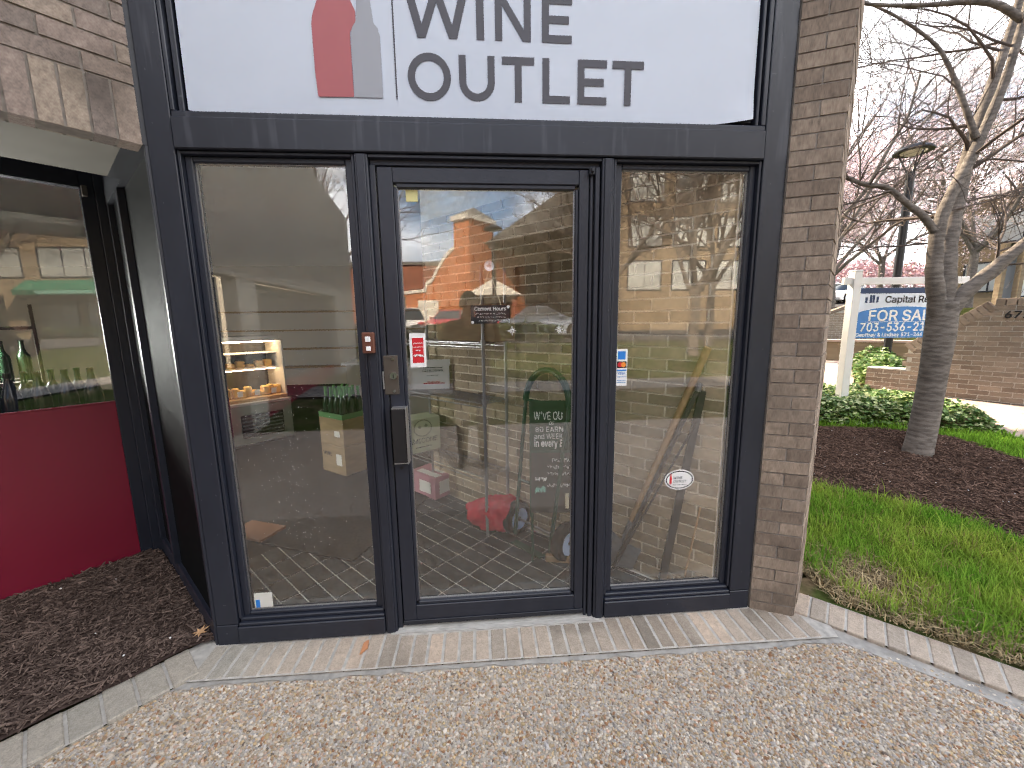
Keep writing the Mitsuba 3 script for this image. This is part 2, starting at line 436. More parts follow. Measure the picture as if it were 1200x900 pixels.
def scatter(poly, pitch, g, jit=0.9):
    from shapely import contains_xy
    x0, y0, x1, y1 = poly.bounds
    X, Y = np.meshgrid(np.arange(x0, x1, pitch), np.arange(y0, y1, pitch))
    X = X.ravel() + g.uniform(-jit / 2, jit / 2, X.size) * pitch; Y = Y.ravel() + g.uniform(-jit / 2, jit / 2, Y.size) * pitch
    ok = contains_xy(poly, X, Y)
    return X[ok], Y[ok]


def rotmats(n, g, tilt=3.14):
    """random rotations: yaw free, then a tilt about a horizontal axis"""
    a = g.uniform(0, 2 * np.pi, n); t = g.uniform(-tilt, tilt, n); b = g.uniform(0, 2 * np.pi, n)
    ca, sa, ct, st, cb, sb = np.cos(a), np.sin(a), np.cos(t), np.sin(t), np.cos(b), np.sin(b)
    Z = np.zeros(n); O = np.ones(n)
    Ra = np.stack([ca, -sa, Z, sa, ca, Z, Z, Z, O], -1).reshape(n, 3, 3)
    Rt = np.stack([O, Z, Z, Z, ct, -st, Z, st, ct], -1).reshape(n, 3, 3)
    Rb = np.stack([cb, -sb, Z, sb, cb, Z, Z, Z, O], -1).reshape(n, 3, 3)
    return Rb @ Rt @ Ra


def many(v, f, pos, R, scale):
    """copies of one small mesh as ONE mesh"""
    n = len(pos)
    V = np.einsum('nij,nkj->nki', R, v[None] * scale[:, None, :]) + pos[:, None, :]
    Fs = (f[None] + (np.arange(n) * len(v))[:, None, None]).reshape(-1, 3)
    return trimesh.Trimesh(V.reshape(-1, 3), Fs, process=False)


ico = trimesh.creation.icosahedron(); IV, IF = np.array(ico.vertices), np.array(ico.faces)
ico_s = trimesh.creation.icosphere(1)


def pebbles(poly, pitch, size, z, g):
    X, Y = scatter(poly, pitch, g)
    n = len(X)
    sc = np.stack([g.uniform(0.8, 1.5, n), g.uniform(0.7, 1.1, n), g.uniform(0.45, 0.8, n)], 1) * (g.lognormal(0, 0.28, n)[:, None] * size)
    pos = np.stack([X, Y, z + H(X, Y) + g.uniform(-0.2, 0.25, n) * size], 1)
    m = many(IV, IF, pos, rotmats(n, g, 0.5), sc)
    pal = np.array([(0.68, 0.62, 0.54), (0.78, 0.74, 0.68), (0.60, 0.49, 0.37), (0.55, 0.40, 0.27), (0.47, 0.28, 0.17), (0.46, 0.44, 0.43), (0.58, 0.57, 0.58), (0.70, 0.56, 0.36), (0.27, 0.23, 0.20), (0.66, 0.50, 0.41)])
    pr = np.array([.22, .20, .16, .10, .05, .06, .07, .07, .025, .07]); pr /= pr.sum()
    c = pal[g.choice(len(pal), n, p=pr)] * np.array([.88, .845, .81]) * g.uniform(0.55, 1.04, (n, 1))
    return m, np.repeat(np.clip(c, 0, .85), len(IV), 0)


near_agg = Polygon([(-0.970, -0.228), (2.195, -0.262), (3.35, -1.05), (3.35, -1.25), (-2.1, -1.25), (-1.75, -0.99)])
m, c = pebbles(near_agg, 0.0084, 0.0050, -0.0325, np.random.default_rng(1))
k = struct('aggregate_pebbles', m, 'm_attr', kind='stuff', label='small tan, white and grey pebbles exposed in the concrete paving', color=c)
labels[k]['category'] = 'pebbles'
far_agg = paving_poly.difference(Polygon([(-4, 0), (6, 0), (6, -1.25), (-4, -1.25)]))
struct('paving_aggregate', sheet(far_agg, -0.030), 'm_aggregate')
# a grey mortar band runs between the brick edging and the pebbles
def wob(a, b, n, amp, seed):
    t = np.linspace(0, 1, n)[:, None]; a, b = np.array(a), np.array(b)
    p = a + (b - a) * t; nn_ = np.array([-(b - a)[1], (b - a)[0]]) / np.linalg.norm(b - a)
    return (p + nn_ * (amp * 2 * (meshkit.fbm(np.column_stack([t * n * .35, 0 * t, 0 * t + seed]), 3) - .5))[:, None]).tolist()


band = Polygon([(-0.945, -0.2), (2.21, -0.235), (3.6, -1.62)] + wob((3.58, -1.64), (2.2, -0.262), 70, .014, 1) + wob((2.19, -0.264), (-0.970, -0.226), 120, .018, 2) + wob((-0.975, -0.229), (-2.7, -1.955), 70, .016, 3) + [(-2.67, -1.98)]).buffer(0).union(Polygon([(2.09, -0.02), (2.2, -0.25), (3.58, -1.635), (3.8, -1.72)]))
struct('mortar_band', sheet(band, -0.0285), dm('m_band', lambda p, n, uv: mi.Color3f(0.38, 0.365, 0.345) * (0.5 + 0.9 * fbm(p.x * 34, p.y * 34, p.z * 24, 4))))

# brick edging: three runs of bricks on edge
struct('brick_edging', cat([sheet(Polygon([(-1.02, 0.06), (-0.955, -0.208), (0.6, -0.222), (2.20, -0.243), (2.30, 0.06)]), -0.0190),
                            sheet(Polygon([(-0.962, 0.075), (-0.846, -0.112), (-2.788, -2.054), (-2.99, -1.955)]), -0.0178),
                            sheet(Polygon([(2.10, 0.10), (2.102, -0.047), (3.75, -1.695), (3.94, -1.60), (2.24, 0.10)]), -0.0142)]), 'm_mortar_light')


def edging_brick(o, u, v, a, b, c, d, z0, z1):
    """u along the run, v across it"""
    M = np.eye(4); M[:2, 0], M[:2, 1], M[:2, 3] = u, v, o
    m = B(a, b, c, d, z0, z1, 0.004)
    m = tf(m, M)
    part('brick_edging', 'brick', m, 'm_brick_paver', uv=uvconst(m, rng.uniform(0, 1), rng.uniform()))


x = -0.93
while x < 2.13:
    w = 0.0765
    if x + w > 2.21: break
    j1 = rng.uniform(-.002, .002)
    edging_brick((0, 0), (1, 0), (0, 1), x + 0.005, x + w - 0.0055, -0.2 - 0.011 * (x + 0.95) + j1, -0.008 + 0.012 * (x > -0.05) * (x < 1.0) * -1.6 + (0.05 if x > 1.87 else 0), -0.05, -0.0165 + rng.uniform(-.0015, .0015))
    x += w
D1 = np.array([-1, -1]) / S2
for k in range(13):
    a = 0.07 + k * 0.105
    edging_brick((-0.93, -0.03), D1, (np.array([-1, 1]) / S2), a + 0.005, a + 0.105 - 0.006, -0.115 + rng.uniform(-.003, .003), 0.095, -0.05, -0.012 + rng.uniform(-.003, .003))
D2 = np.array([1, -1]) / S2
for k in range(22):
    a = 0.005 + k * 0.0775
    edging_brick((2.215, 0.07), D2, (np.array([1, 1]) / S2), a + 0.004, a + 0.0775 - 0.005, -0.165 + rng.uniform(-.003, .003), 0.035, -0.05, -0.010 + rng.uniform(-.002, .002))

# ---------------------------------------------------------------- the shop building
shop = thing('shop_building', 'brown brick shop building with angled walls around a recessed dark blue entrance', 'building')


def prism(pts, z0, z1):
    m = trimesh.creation.extrude_polygon(Polygon(pts), z1 - z0, engine='earcut')
    m.apply_translation((0, 0, z0))
    return m


def wall_slab(a, b, z0, z1, th, side=1):
    """vertical slab from a to b; its face stands on a-b and its body on the left (side=1) or right of the way from a to b"""
    a, b = np.array(a, float), np.array(b, float)
    u = (b - a) / np.linalg.norm(b - a); n = np.array([-u[1], u[0]]) * side * th
    return prism([a, b, b + n, a + n], z0, z1)


def bricks(holder, a, b, z0, rows, mat, outside, row_h=0.0677, blen=0.203, gap=0.010, proud=0.007, depth=0.04, shift=0.0, mask=None, limit=290, soldier=False, tone=(0, 1), jit=0.0018, keep=None):
    """running bond (or one course of soldiers) on the face a-b; outside = +1: the face looks to the right of the way from a to b"""
    a, b = np.array(a, float), np.array(b, float)
    L = np.linalg.norm(b - a); u = (b - a) / L; n = np.array([u[1], -u[0]]) * outside
    M = np.eye(4); M[:2, 0], M[:2, 1], M[:2, 3] = u, n, a
    out = []
    for k in range(rows):
        zz0, zz1 = z0 + k * row_h + gap / 2, z0 + (k + 1) * row_h - gap / 2
        s = shift - (0.5 * blen if (k % 2 and not soldier) else 0)
        while s < L - 0.012:
            p, e = max(s, 0.0), min(s + blen, L)
            s += blen
            if e - p < 0.025: continue
            if mask and not mask((p + e) / 2, (zz0 + zz1) / 2): continue
            m = B(p + (gap / 2 if p > 0 else 0), e - (gap / 2 if e < L else 0), -depth, proud + rng.uniform(-jit, jit), zz0 + rng.uniform(-.0006, .0006), zz1 + rng.uniform(-.0006, .0006))
            m = tf(m, M)
            out.append((np.linalg.norm(m.centroid - CAM), m, rng.uniform(*tone)))
    out.sort(key=lambda t: t[0])
    for d, m, t in out[:limit]:
        part(holder, 'brick', m, mat, uv=uvconst(m, t, 0.3))
    if len(out) > limit:
        r = cat([m for _, m, _ in out[limit:]])
        part(holder, 'distant_bricks', r, mat, kind='stuff', uv=np.vstack([uvconst(m, t, 0.3) for _, m, t in out[limit:]]))


PA, PB, PC = (1.893, -0.004), (2.083, -0.087), (2.37, 0.20)
pil = part(shop, 'corner_pillar', prism([PA, PB, PC, (2.37, 0.35), (1.93, 0.35), (1.893, 0.16)], -0.1, 6.5), 'm_mortar')
bricks(pil, PA, (PB[0] + 0.004, PB[1] - 0.002), -0.034, 51, 'm_brick', 1, blen=0.207, shift=0.0, tone=(0, 1), gap=.0075, proud=.0045)
bricks(pil, PB, PC, -0.034, 51, 'm_brick', 1, shift=-0.1, gap=.0075, proud=.0045)
IA, IB = (1.700, 0.054), (-0.05, 1.804)
iw = part(shop, 'interior_wall', wall_slab(IA, IB, -0.02, 3.0, 0.09, -1), 'm_mortar_in', label='tan brick wall inside the entrance, seen through the glass')
bricks(iw, IA, IB, 0.0, 36, 'm_brick_in', -1, gap=0.011, proud=0.005, shift=0.0, limit=298)
part(shop, 'plaster_wall', cat([wall_slab((-0.05, 1.85), (-0.05, 9.0), 0.0, 3.0, 0.1, -1), wall_slab((-12, 8.85), (-0.05, 8.85), 0, 3.0, 0.1), wall_slab((-11.9, -7.9), (-11.9, 8.8), 0, 3.0, 0.1)]), 'm_plaster')
part(shop, 'exterior_wall', cat([wall_slab((2.37, 0.35), (2.37, 9.1), -0.1, 6.5, 0.15), wall_slab((-12.1, 9.1), (2.2, 9.1), -0.1, 6.5, 0.15, -1), wall_slab((-12.2, -8), (-12.2, 9.1), -0.1, 6.5, 0.15, -1)]), 'm_tan_brick')
part(shop, 'upper_wall', B(-0.93, 1.893, 0.005, 0.2, 3.62, 6.5), 'm_mortar')
part(shop, 'roof', prism([(-0.95, 0.02), (1.9, 0.02), (2.08, -0.06), (2.34, 0.2), (2.34, 9), (-12, 9), (-12, -2.0), (-2.95, -2.0)], 6.5, 6.7), 'm_roof')
part(shop, 'ceiling', prism([(-0.92, 0.09), (1.7, 0.09), (1.7, 9), (-12, 9), (-12, -8), (-7, -4.05), (-1.93, 1.0)], 3.0, 3.1), 'm_ceiling')
# the overhanging wall on the left, 45 degrees to the entrance
OA, OB = (-0.932, -0.004), (-2.9, -1.972)
ow = part(shop, 'overhang_wall', wall_slab(OA, OB, 2.314, 6.5, 0.088, -1), 'm_mortar')
bricks(ow, OA, OB, 2.3095, 1, 'm_brick_soldier', -1, row_h=0.2205, blen=0.0705, gap=0.009, soldier=True, depth=0.10, proud=0.006)
bricks(ow, OA, OB, 2.530, 12, 'm_brick_soldier', -1, row_h=0.0715, shift=-0.06, depth=0.05, proud=0.006, gap=.009)
nrm = np.array([-1, 1]) / S2


def off(p, d): return tuple(np.array(p) + nrm * d)


part(shop, 'soffit', prism([off((-0.97, -0.03), 0.105), off(OB, 0.105), off(OB, 0.60), off((-0.97, -0.03), 0.60)], 2.318, 2.36), 'm_soffit')
part(shop, 'soffit_return', cat([prism([off(OA, 0.09), off((-0.97, -0.042), 0.09), off((-0.97, -0.042), 0.62), off(OA, 0.62)], 2.316, 2.42)]), 'm_navy_dark')
part(shop, 'recess', cat([wall_slab(off((-0.97, -0.042), 0.602), off(OB, 0.602), 2.36, 2.7, 0.03, 1), prism([off((-0.97, -0.04), 0.6), off(OB, 0.6), off(OB, 1.4), off((-0.97, -0.04), 1.4)], 2.66, 2.75)]), 'm_navy_dark')
# wing of the building on the left, seen mirrored in the entrance glass
def slope_top(m):
    v = m.vertices.copy(); hi = v[:, 2] > 5
    v[hi, 2] = 4.57 + .135 * (v[hi, 1] + 10.6); m.vertices = v
    return m


WA, WB = (-2.9, -1.974), (-3.35, -10.6)
wing = part(shop, 'wing_wall', cat([slope_top(wall_slab(WA, WB, 2.25, 6.0, 0.2, -1)), wall_slab((-3.35, -10.6), (-12, -10.6), -0.1, 4.5, 0.2, -1), wall_slab((-3.03, -4.2), (-3.06, -4.75), -0.1, 2.25, 0.2, -1), wall_slab((-3.28, -8.9), (-3.35, -10.6), -0.1, 2.25, 0.2, -1), wall_slab((-2.9, -1.974), (-2.93, -2.5), -0.1, 2.25, 0.2, -1)]), pm('m_wing_brick', far_brick((0.34, .31, .265), (0.46, .42, .365), (.66, .63, .57)), .9, .2))
part(shop, 'wing_window', cat([wall_slab((-3.18, -2.5), (-3.3, -4.2), 0.5, 2.25, 0.03, -1), wall_slab((-3.32, -4.75), (-3.47, -8.9), 0.5, 2.25, 0.03, -1)]), pm('m_wing_glass', (0.09, 0.10, 0.115), 0.12))
part(shop, 'wing_base', wall_slab((-3.08, -2.3), (-3.45, -8.9), -0.1, 0.5, 0.1, -1), 'm_redpanel')

# the shop floor
floor_poly = Polygon([(-1.93, 1.0), (-0.9, 0.08), (1.66, 0.08), (0, 1.74), (0, 9), (-12, 9), (-12, -8), (-7, -4.05)])
struct('shop_floor', sheet(floor_poly, -0.0035, follow=False), 'm_grout')
tile_area = Polygon([(-1.20, 0.70), (-0.93, 0.10), (1.60, 0.085), (0.0, 1.74), (-0.35, 1.66)])
cnt = 0
for ia in range(-18, 12):
    for ib in range(-12, 22):
        e0, e1 = -0.091 + ia * 0.308, -0.091 + (ia + 1) * 0.308       # x - y
        s0, s1 = 1.359 + (ib - 10) * 0.1527, 1.359 + (ib - 9) * 0.1527   # x + y
        g = 0.0060
        P = [((s + e) / 2, (s - e) / 2) for s, e in ((s0 + g, e0 + g), (s1 - g, e0 + g), (s1 - g, e1 - g), (s0 + g, e1 - g))]
        pl = Polygon(P)
        if not tile_area.intersects(pl): continue
        pl = pl.intersection(tile_area)
        if pl.area < 0.002 or pl.geom_type != 'Polygon': continue
        m = trimesh.creation.extrude_polygon(pl, 0.012, engine='earcut'); m.apply_translation((0, 0, -0.0115 + rng.uniform(-.0006, .0006)))
        part('shop_floor', 'tile', m, 'm_tile', uv=uvconst(m, rng.uniform(0, 1)))
        cnt += 1
rest = floor_poly.buffer(-0.02).difference(tile_area.buffer(0.004))
for g_ in getattr(rest, 'geoms', [rest]):
    part('shop_floor', 'dark_flooring', sheet(g_, -0.002, follow=False), 'm_darkfloor')

# ---------------------------------------------------------------- the storefront
sf = thing('storefront', 'dark blue metal storefront frame with two tall glass sidelights beside the door', 'storefront')
NV = 'm_navy'
part(sf, 'post', [B(-0.914, -0.812, 0.0, 0.12, 0.09, 3.62, .003), B(-0.916, -0.812, -0.002, 0.12, -0.02, 0.088, .003)], NV)
part(sf, 'post', [B(1.774, 1.889, 0.0, 0.12, 0.09, 3.62, .003), B(1.774, 1.885, -0.002, 0.12, -0.02, 0.088, .003)], NV)
part(sf, 'transom_bar', [B(-0.806, 1.768, -0.012, 0.11, 2.302, 2.425, .004), B(-0.81, 1.772, 0.003, 0.10, 2.4252, 2.452, .004)], NV)
part(sf, 'mullion', [B(-0.088, -0.031, 0.0, 0.11, -0.018, 2.300, .003), B(-0.078, -0.041, -0.007, 0.0, -0.016, 2.297, .002)], NV)
part(sf, 'mullion', [B(1.007, 1.063, 0.0, 0.11, -0.018, 2.300, .003), B(1.018, 1.052, -0.007, 0.0, -0.016, 2.297, .002)], NV)


def sidelight(x0, x1, gx0, gx1):
    """frame mouldings round one glass sidelight, stepping back to the pane"""
    z0, zt = -0.012, 2.300
    part(sf, 'sill', [B(x0, x1, -0.012, 0.10, z0, 0.080, .004), B(x0 + .002, x1 - .002, -0.004, 0.09, 0.0802, 0.096, .004), B(x0 + .004, x1 - .004, 0.012, 0.09, 0.0962, 0.114, .004)], NV)
    part(sf, 'frame_trim', [B(x0, x0 + 0.012, 0.008, 0.10, 0.1142, zt, .002), B(x1 - 0.012, x1, 0.008, 0.10, 0.1142, zt, .002), B(x0 + 0.012, x1 - 0.012, 0.008, 0.10, 2.288, zt, .002)], NV)
    part(sf, 'glazing_bead', [B(x0 + .0122, gx0, 0.030, 0.08, 0.1144, 2.2878, .004), B(gx1, x1 - .0122, 0.030, 0.08, 0.1144, 2.2878, .004), B(gx0 + .0002, gx1 - .0002, 0.032, 0.08, 2.264, 2.2878, .004), B(gx0 + .0002, gx1 - .0002, 0.028, 0.08, 0.1144, 0.133, .004)], NV)
    part(sf, 'gasket', [B(gx0, gx0 + .004, .045, .056, .133, 2.264), B(gx1 - .004, gx1, .045, .056, .133, 2.264), B(gx0 + .004, gx1 - .004, .045, .056, .133, .1365), B(gx0 + .004, gx1 - .004, .045, .056, 2.260, 2.264)], 'm_steel')
    m = trimesh.Trimesh([(gx0, .05, .13), (gx1, .05, .13), (gx1, .05, 2.266), (gx0, .05, 2.266)], [(0, 1, 2), (0, 2, 3)], process=False)
    return part(sf, 'window_pane', m, 'm_glass')


sidelight(-0.809, -0.090, -0.766, -0.135)
sidelight(1.065, 1.772, 1.110, 1.731)
part(sf, 'door_jamb', [B(-0.0305, -0.006, 0.022, 0.11, -0.012, 2.262, .002), B(0.957, 0.972, 0.016, 0.11, -0.012, 2.262, .003), B(0.978, 1.0, 0.006, 0.11, -0.012, 2.262, .003), B(-0.0305, 1.006, 0.03, 0.11, 2.2622, 2.299, .003)], NV)
part(sf, 'head_stop', B(-0.03, 1.006, 0.004, 0.03, 2.286, 2.2995, .002), NV)
part(sf, 'weatherstrip', B(0.9722, 0.9778, 0.03, 0.1, -0.012, 2.262), 'm_rubber')
part(sf, 'threshold', B(-0.03, 1.006, 0.0, 0.13, -0.03, -0.0105, .004), 'm_concrete')
g = np.random.default_rng(5)
pp = [(x, -0.012 - 0.018 * meshkit.noise(np.array([[x * 17, 0, 0]]))[0]) for x in np.linspace(-0.06, 1.04, 50)]
part(sf, 'cement_patch', prism(pp + [(1.04, 0.004), (-0.06, 0.004)], -0.03, -0.0125), 'm_concrete', label='smeared pale cement under the door')
part(sf, 'transom_backing', B(-0.812, 1.774, 0.06, 0.10, 2.452, 3.62), 'm_navy_dark')
for b_ in [B(-0.811, -0.795, 0.004, .06, 2.4522, 3.6, .003), B(-0.785, -0.762, 0.016, .06, 2.4524, 3.6, .003), B(1.728, 1.742, 0.010, .06, 2.4524, 3.6, .003), B(1.752, 1.773, 0.004, .06, 2.4522, 3.6, .003)]: part(sf, 'transom_trim', b_, NV)

# glass door, hung on the right
dr_ = thing('glass_door', 'glass door in a dark blue metal frame, hung between the sidelights', 'door')
part(dr_, 'lock_stile', [B(0.0, 0.066, 0.022, 0.066, 0.012, 2.255, .003), B(0.0662, 0.081, 0.030, 0.062, 0.129, 2.173, .003)], NV)
part(dr_, 'hinge_stile', [B(0.907, 0.954, 0.022, 0.066, 0.012, 2.255, .003), B(0.891, 0.9068, 0.030, 0.062, 0.129, 2.173, .003)], NV)
part(dr_, 'top_rail', [B(0.0662, 0.9068, 0.0225, 0.066, 2.190, 2.2545, .003), B(0.0812, 0.8908, 0.030, 0.062, 2.173, 2.1898, .002)], NV)
part(dr_, 'bottom_rail', [B(0.0662, 0.9068, 0.0225, 0.066, 0.0125, 0.112, .003), B(0.0812, 0.8908, 0.028, 0.062, 0.1122, 0.129, .003)], NV)
part(dr_, 'sweep', [B(0.0, 0.954, 0.016, 0.0222, 0.006, 0.03, .002)], 'm_navy_dark')
part(dr_, 'gasket', [B(0.081, 0.085, .046, .057, .129, 2.173), B(0.887, 0.891, .046, .057, .129, 2.173), B(0.085, 0.887, .046, .057, .129, .1345)], 'm_steel')
part(dr_, 'window_pane', trimesh.Trimesh([(.079, .052, .127), (.893, .052, .127), (.893, .052, 2.175), (.079, .052, 2.175)], [(0, 1, 2), (0, 2, 3)], process=False), 'm_glass')
lp = part(dr_, 'lock_plate', [B(-0.022, 0.046, 0.0165, 0.0218, 1.238, 1.424, .003)], 'm_bronze')
part(lp, 'lock_cylinder', cyl((0.024, 0.004, 1.329), (0.024, 0.0166, 1.329), 0.0165, n=20), 'm_chrome')
part(lp, 'keyhole', B(0.0222, 0.0258, 0.003, 0.0041, 1.319, 1.337), 'm_black')
for zz in (1.408, 1.254):
    part(lp, 'bolt', cyl((0.024, 0.012, zz), (0.024, 0.0166, zz), 0.006, n=12), 'm_chrome')
part(lp, 'latch_guard', B(-0.0285, -0.0222, 0.012, 0.02, 1.265, 1.35, .001), 'm_steel')
hd = part(dr_, 'pull_handle', [B(0.012, 0.072, -0.032, -0.028, 0.912, 1.175, .001), B(0.066, 0.0755, -0.028, 0.018, 0.912, 1.175, .001)], 'm_black')
part(hd, 'edge', B(0.0758, 0.081, -0.034, 0.0215, 0.905, 1.182, .001), 'm_steel')
part(hd, 'bracket', [B(0.012, 0.0757, -0.030, 0.0215, 1.1755, 1.180), B(0.012, 0.0757, -0.030, 0.0215, 0.9065, 0.9115)], 'm_steel')
part(dr_, 'hinge', [B(0.948, 0.976, -0.002, 0.0215, 2.228, 2.262, .004), B(0.955, 0.969, -0.012, -0.002, 2.236, 2.256, .003)], 'm_navy_dark')
part(dr_, 'keyway', cyl((0.034, 0.0205, 0.868), (0.034, 0.0222, 0.868), 0.008, n=12), 'm_rubber')

bell = thing('doorbell', 'small copper coloured doorbell box with two square buttons on the mullion', 'doorbell')
part(bell, 'housing', B(-0.099, -0.045, -0.034, -0.0072, 1.440, 1.535, .004), 'm_copper')
part(bell, 'button', B(-0.083, -0.060, -0.038, -0.0342, 1.492, 1.516, .002), 'm_whitebox')
part(bell, 'button', B(-0.081, -0.060, -0.038, -0.0342, 1.452, 1.472, .002), 'm_whitebox')

# ---------------------------------------------------------------- the sign above the door
sg = thing('shop_sign', 'white vinyl sign above the door with two bottles and grey capital lettering', 'sign')
nx, nz = 60, 24
sx, sz = np.meshgrid(np.linspace(-0.752, 1.718, nx), np.linspace(0, 1, nz), indexing='ij')
low = 2.4545 + 0.004 * (sx + 0.75) / 2.47 + 0.026 * np.clip((sx - 1.50) / 0.22, 0, 1) ** 1.5 + 0.010 * np.clip((-0.70 - sx) / 0.05, 0, 1) ** 2
zz = low + (3.58 - low) * sz
yy = 0.024 - 0.010 * np.clip((sx - 1.50) / 0.22, 0, 1) * np.clip((2.60 - zz) / 0.13, 0, 1) - 0.0015 * np.sin(sx * 3)
i, j = np.meshgrid(np.arange(nx - 1), np.arange(nz - 1), indexing='ij')
q = np.stack([i * nz + j, (i + 1) * nz + j, (i + 1) * nz + j + 1, i * nz + j + 1], -1).reshape(-1, 4)
v = np.stack([sx, yy, zz], -1).reshape(-1, 3)
f = np.vstack([q[:, [0, 1, 2]], q[:, [0, 2, 3]]])
back = v + [0, 0.0012, 0]
part(sg, 'vinyl', trimesh.Trimesh(np.vstack([v, back]), np.vstack([f, f[:, ::-1] + len(v)]), process=False), 'm_vinyl', True)
part(sg, 'backing_panel', B(-0.755, 1.72, 0.036, 0.055, 2.475, 3.58), 'm_navy_dark')
ST = 0.0305


def letter(ch, x0, x1, z0, z1):
    w, h = x1 - x0, z1 - z0
    bx = lambda a, b, c, d: sbox(x0 + a, z0 + c, x0 + b, z0 + d)
    if ch == 'O':
        e = affinity.scale(Point(0, 0).buffer(1, 32), w / 2, (h + .008) / 2)
        i_ = affinity.scale(Point(0, 0).buffer(1, 32), w / 2 - ST, (h + .008) / 2 - ST)
        return affinity.translate(e.difference(i_), (x0 + x1) / 2, (z0 + z1) / 2)
    if ch == 'U':
        r = w / 2
        c_ = affinity.translate(Point(0, 0).buffer(r, 32).difference(Point(0, 0).buffer(r - ST, 32)), (x0 + x1) / 2, z0 + r).intersection(sbox(x0, z0 - 1, x1, z0 + r))
        return c_.union(bx(0, ST, r, h)).union(bx(w - ST, w, r, h))
    if ch == 'T': return bx(0, w, h - ST, h).union(bx(w / 2 - ST / 2, w / 2 + ST / 2, 0, h))
    if ch == 'L': return bx(0, ST, 0, h).union(bx(0, w, 0, ST))
    if ch == 'E': return bx(0, ST, 0, h).union(bx(0, w, 0, ST)).union(bx(0, w, h - ST, h)).union(bx(0, w * .9, h / 2 - ST / 2, h / 2 + ST / 2))
    if ch == 'I': return bx(0, w, 0, h)
    P = lambda pts: Polygon([(x0 + a, z0 + b) for a, b in pts])
    if ch == 'N': return bx(0, ST, 0, h).union(bx(w - ST, w, 0, h)).union(P([(0, h), (ST * 1.15, h), (w, 0), (w - ST * 1.15, 0)]))
    if ch == 'W':
        s = ST * 1.12
        out = P([(0, h), (s, h), (w * .25 + s / 2, 0), (w * .25 - s / 2, 0)])
        out = out.union(P([(w * .25 - s / 2, 0), (w * .25 + s / 2, 0), (w / 2 + s / 2, h), (w / 2 - s / 2, h)]))
        out = out.union(P([(w * .75 - s / 2, 0), (w * .75 + s / 2, 0), (w / 2 + s / 2, h), (w / 2 - s / 2, h)]))
        return out.union(P([(w * .75 - s / 2, 0), (w * .75 + s / 2, 0), (w, h), (w - s, h)]))


def on_sign(poly, y=0.0215, th=0.0012):
    m = ext(poly, th)
    return tf(m, frame((0, y, 0), (1, 0, 0), (0, 0, 1)))


ty = lambda x_: 0.0205 if x_ < 1.4 else 0.014
for ch, a, b in (('O', .156, .339), ('U', .374, .528), ('T', .560, .701), ('L', .737, .860), ('E', .894, 1.025), ('T', 1.050, 1.193)):
    part(sg, 'letter', on_sign(letter(ch, a, b, 2.527, 2.706)), 'm_letter')
for ch, a, b in (('W', .155, .420), ('I', .453, .486), ('N', .533, .687), ('E', .735, .866)):
    part(sg, 'letter', on_sign(letter(ch, a, b, 2.766, 2.945)), 'm_letter')
part(sg, 'divider', on_sign(sbox(.103, 2.526, .109, 3.05)), 'm_letter')
redb = Polygon([(-0.221, 2.527), (-0.226, 2.62), (-0.226, 2.80), (-0.219, 2.835), (-0.196, 2.89), (-0.176, 2.95), (-0.172, 3.2), (-0.095, 3.2), (-0.091, 2.95), (-0.062, 2.89), (-0.046, 2.853), (-0.047, 2.81), (-0.0735, 2.775), (-0.0735, 2.529)]).buffer(-0.006).buffer(0.006)
greyb = Polygon([(-0.071, 2.5285), (0.048, 2.5285), (0.049, 2.765), (0.040, 2.795), (0.025, 2.812), (0.016, 2.895), (0.010, 3.2), (-0.038, 3.2), (-0.040, 2.895), (-0.044, 2.82), (-0.062, 2.795), (-0.071, 2.765)]).buffer(-0.005).buffer(0.005)
part(sg, 'bottle_emblem', on_sign(redb), 'm_logo_red', label='red bottle shape printed on the sign')
part(sg, 'bottle_emblem', on_sign(greyb, 0.0212), 'm_logo_grey', label='pale grey bottle shape printed on the sign')

# ---------------------------------------------------------------- the display window on the left, parallel to the overhanging wall
UW = np.array([1, 1, 0]) / S2            # along the window to the right (as seen from outside)
NW = np.array([1, -1, 0]) / S2           # out of the window
WO = np.array([-1.976, 0.894, 0.0])      # lower right corner of the glass


def WB_(a0, a1, d0, d1, z0, z1, bev=0.002):
    """box in window coordinates: a along (0 at the right end of the glass, negative to the left), d outwards"""
    M = np.eye(4); M[:3, 0], M[:3, 1], M[:3, 2], M[:3, 3] = UW, -NW, (0, 0, 1), WO
    return tf(B(a0, a1, -d1, -d0, z0, z1, bev), M)


dw = thing('display_window', 'large angled shop window over a glossy dark red panel, beside the mulch bed', 'window')
part(dw, 'frame_post', [WB_(0.0, 0.062, -0.05, 0.012, -0.05, 2.60), WB_(0.0622, 0.125, -0.06, 0.055, -0.05, 2.60)], NV)
part(dw, 'frame_post', [WB_(-2.75, -2.65, -0.05, 0.03, -0.05, 2.60)], NV)
part(dw, 'header', [WB_(-2.65, 0.0, -0.05, 0.02, 2.412, 2.60)], 'm_navy_dark')
part(dw, 'red_panel', WB_(-2.65, -0.0005, -0.03, 0.004, -0.03, 1.082), 'm_redpanel')
part(dw, 'panel_trim', WB_(-2.65, -0.0005, -0.03, 0.008, 1.0824, 1.090, .001), 'm_redpanel')


def WP(a, d, z): return WO + UW * a + NW * d + np.array([0, 0, z])


part(dw, 'window_pane', trimesh.Trimesh([WP(-2.66, -0.012, 1.08), WP(0.002, -0.012, 1.08), WP(0.002, -0.012, 2.42), WP(-2.66, -0.012, 2.42)], [(0, 1, 2), (0, 2, 3)], process=False), 'm_glass')
part(dw, 'bracket', WB_(0.005, 0.03, 0.02, 0.06, 2.36, 2.42), 'm_bronze')
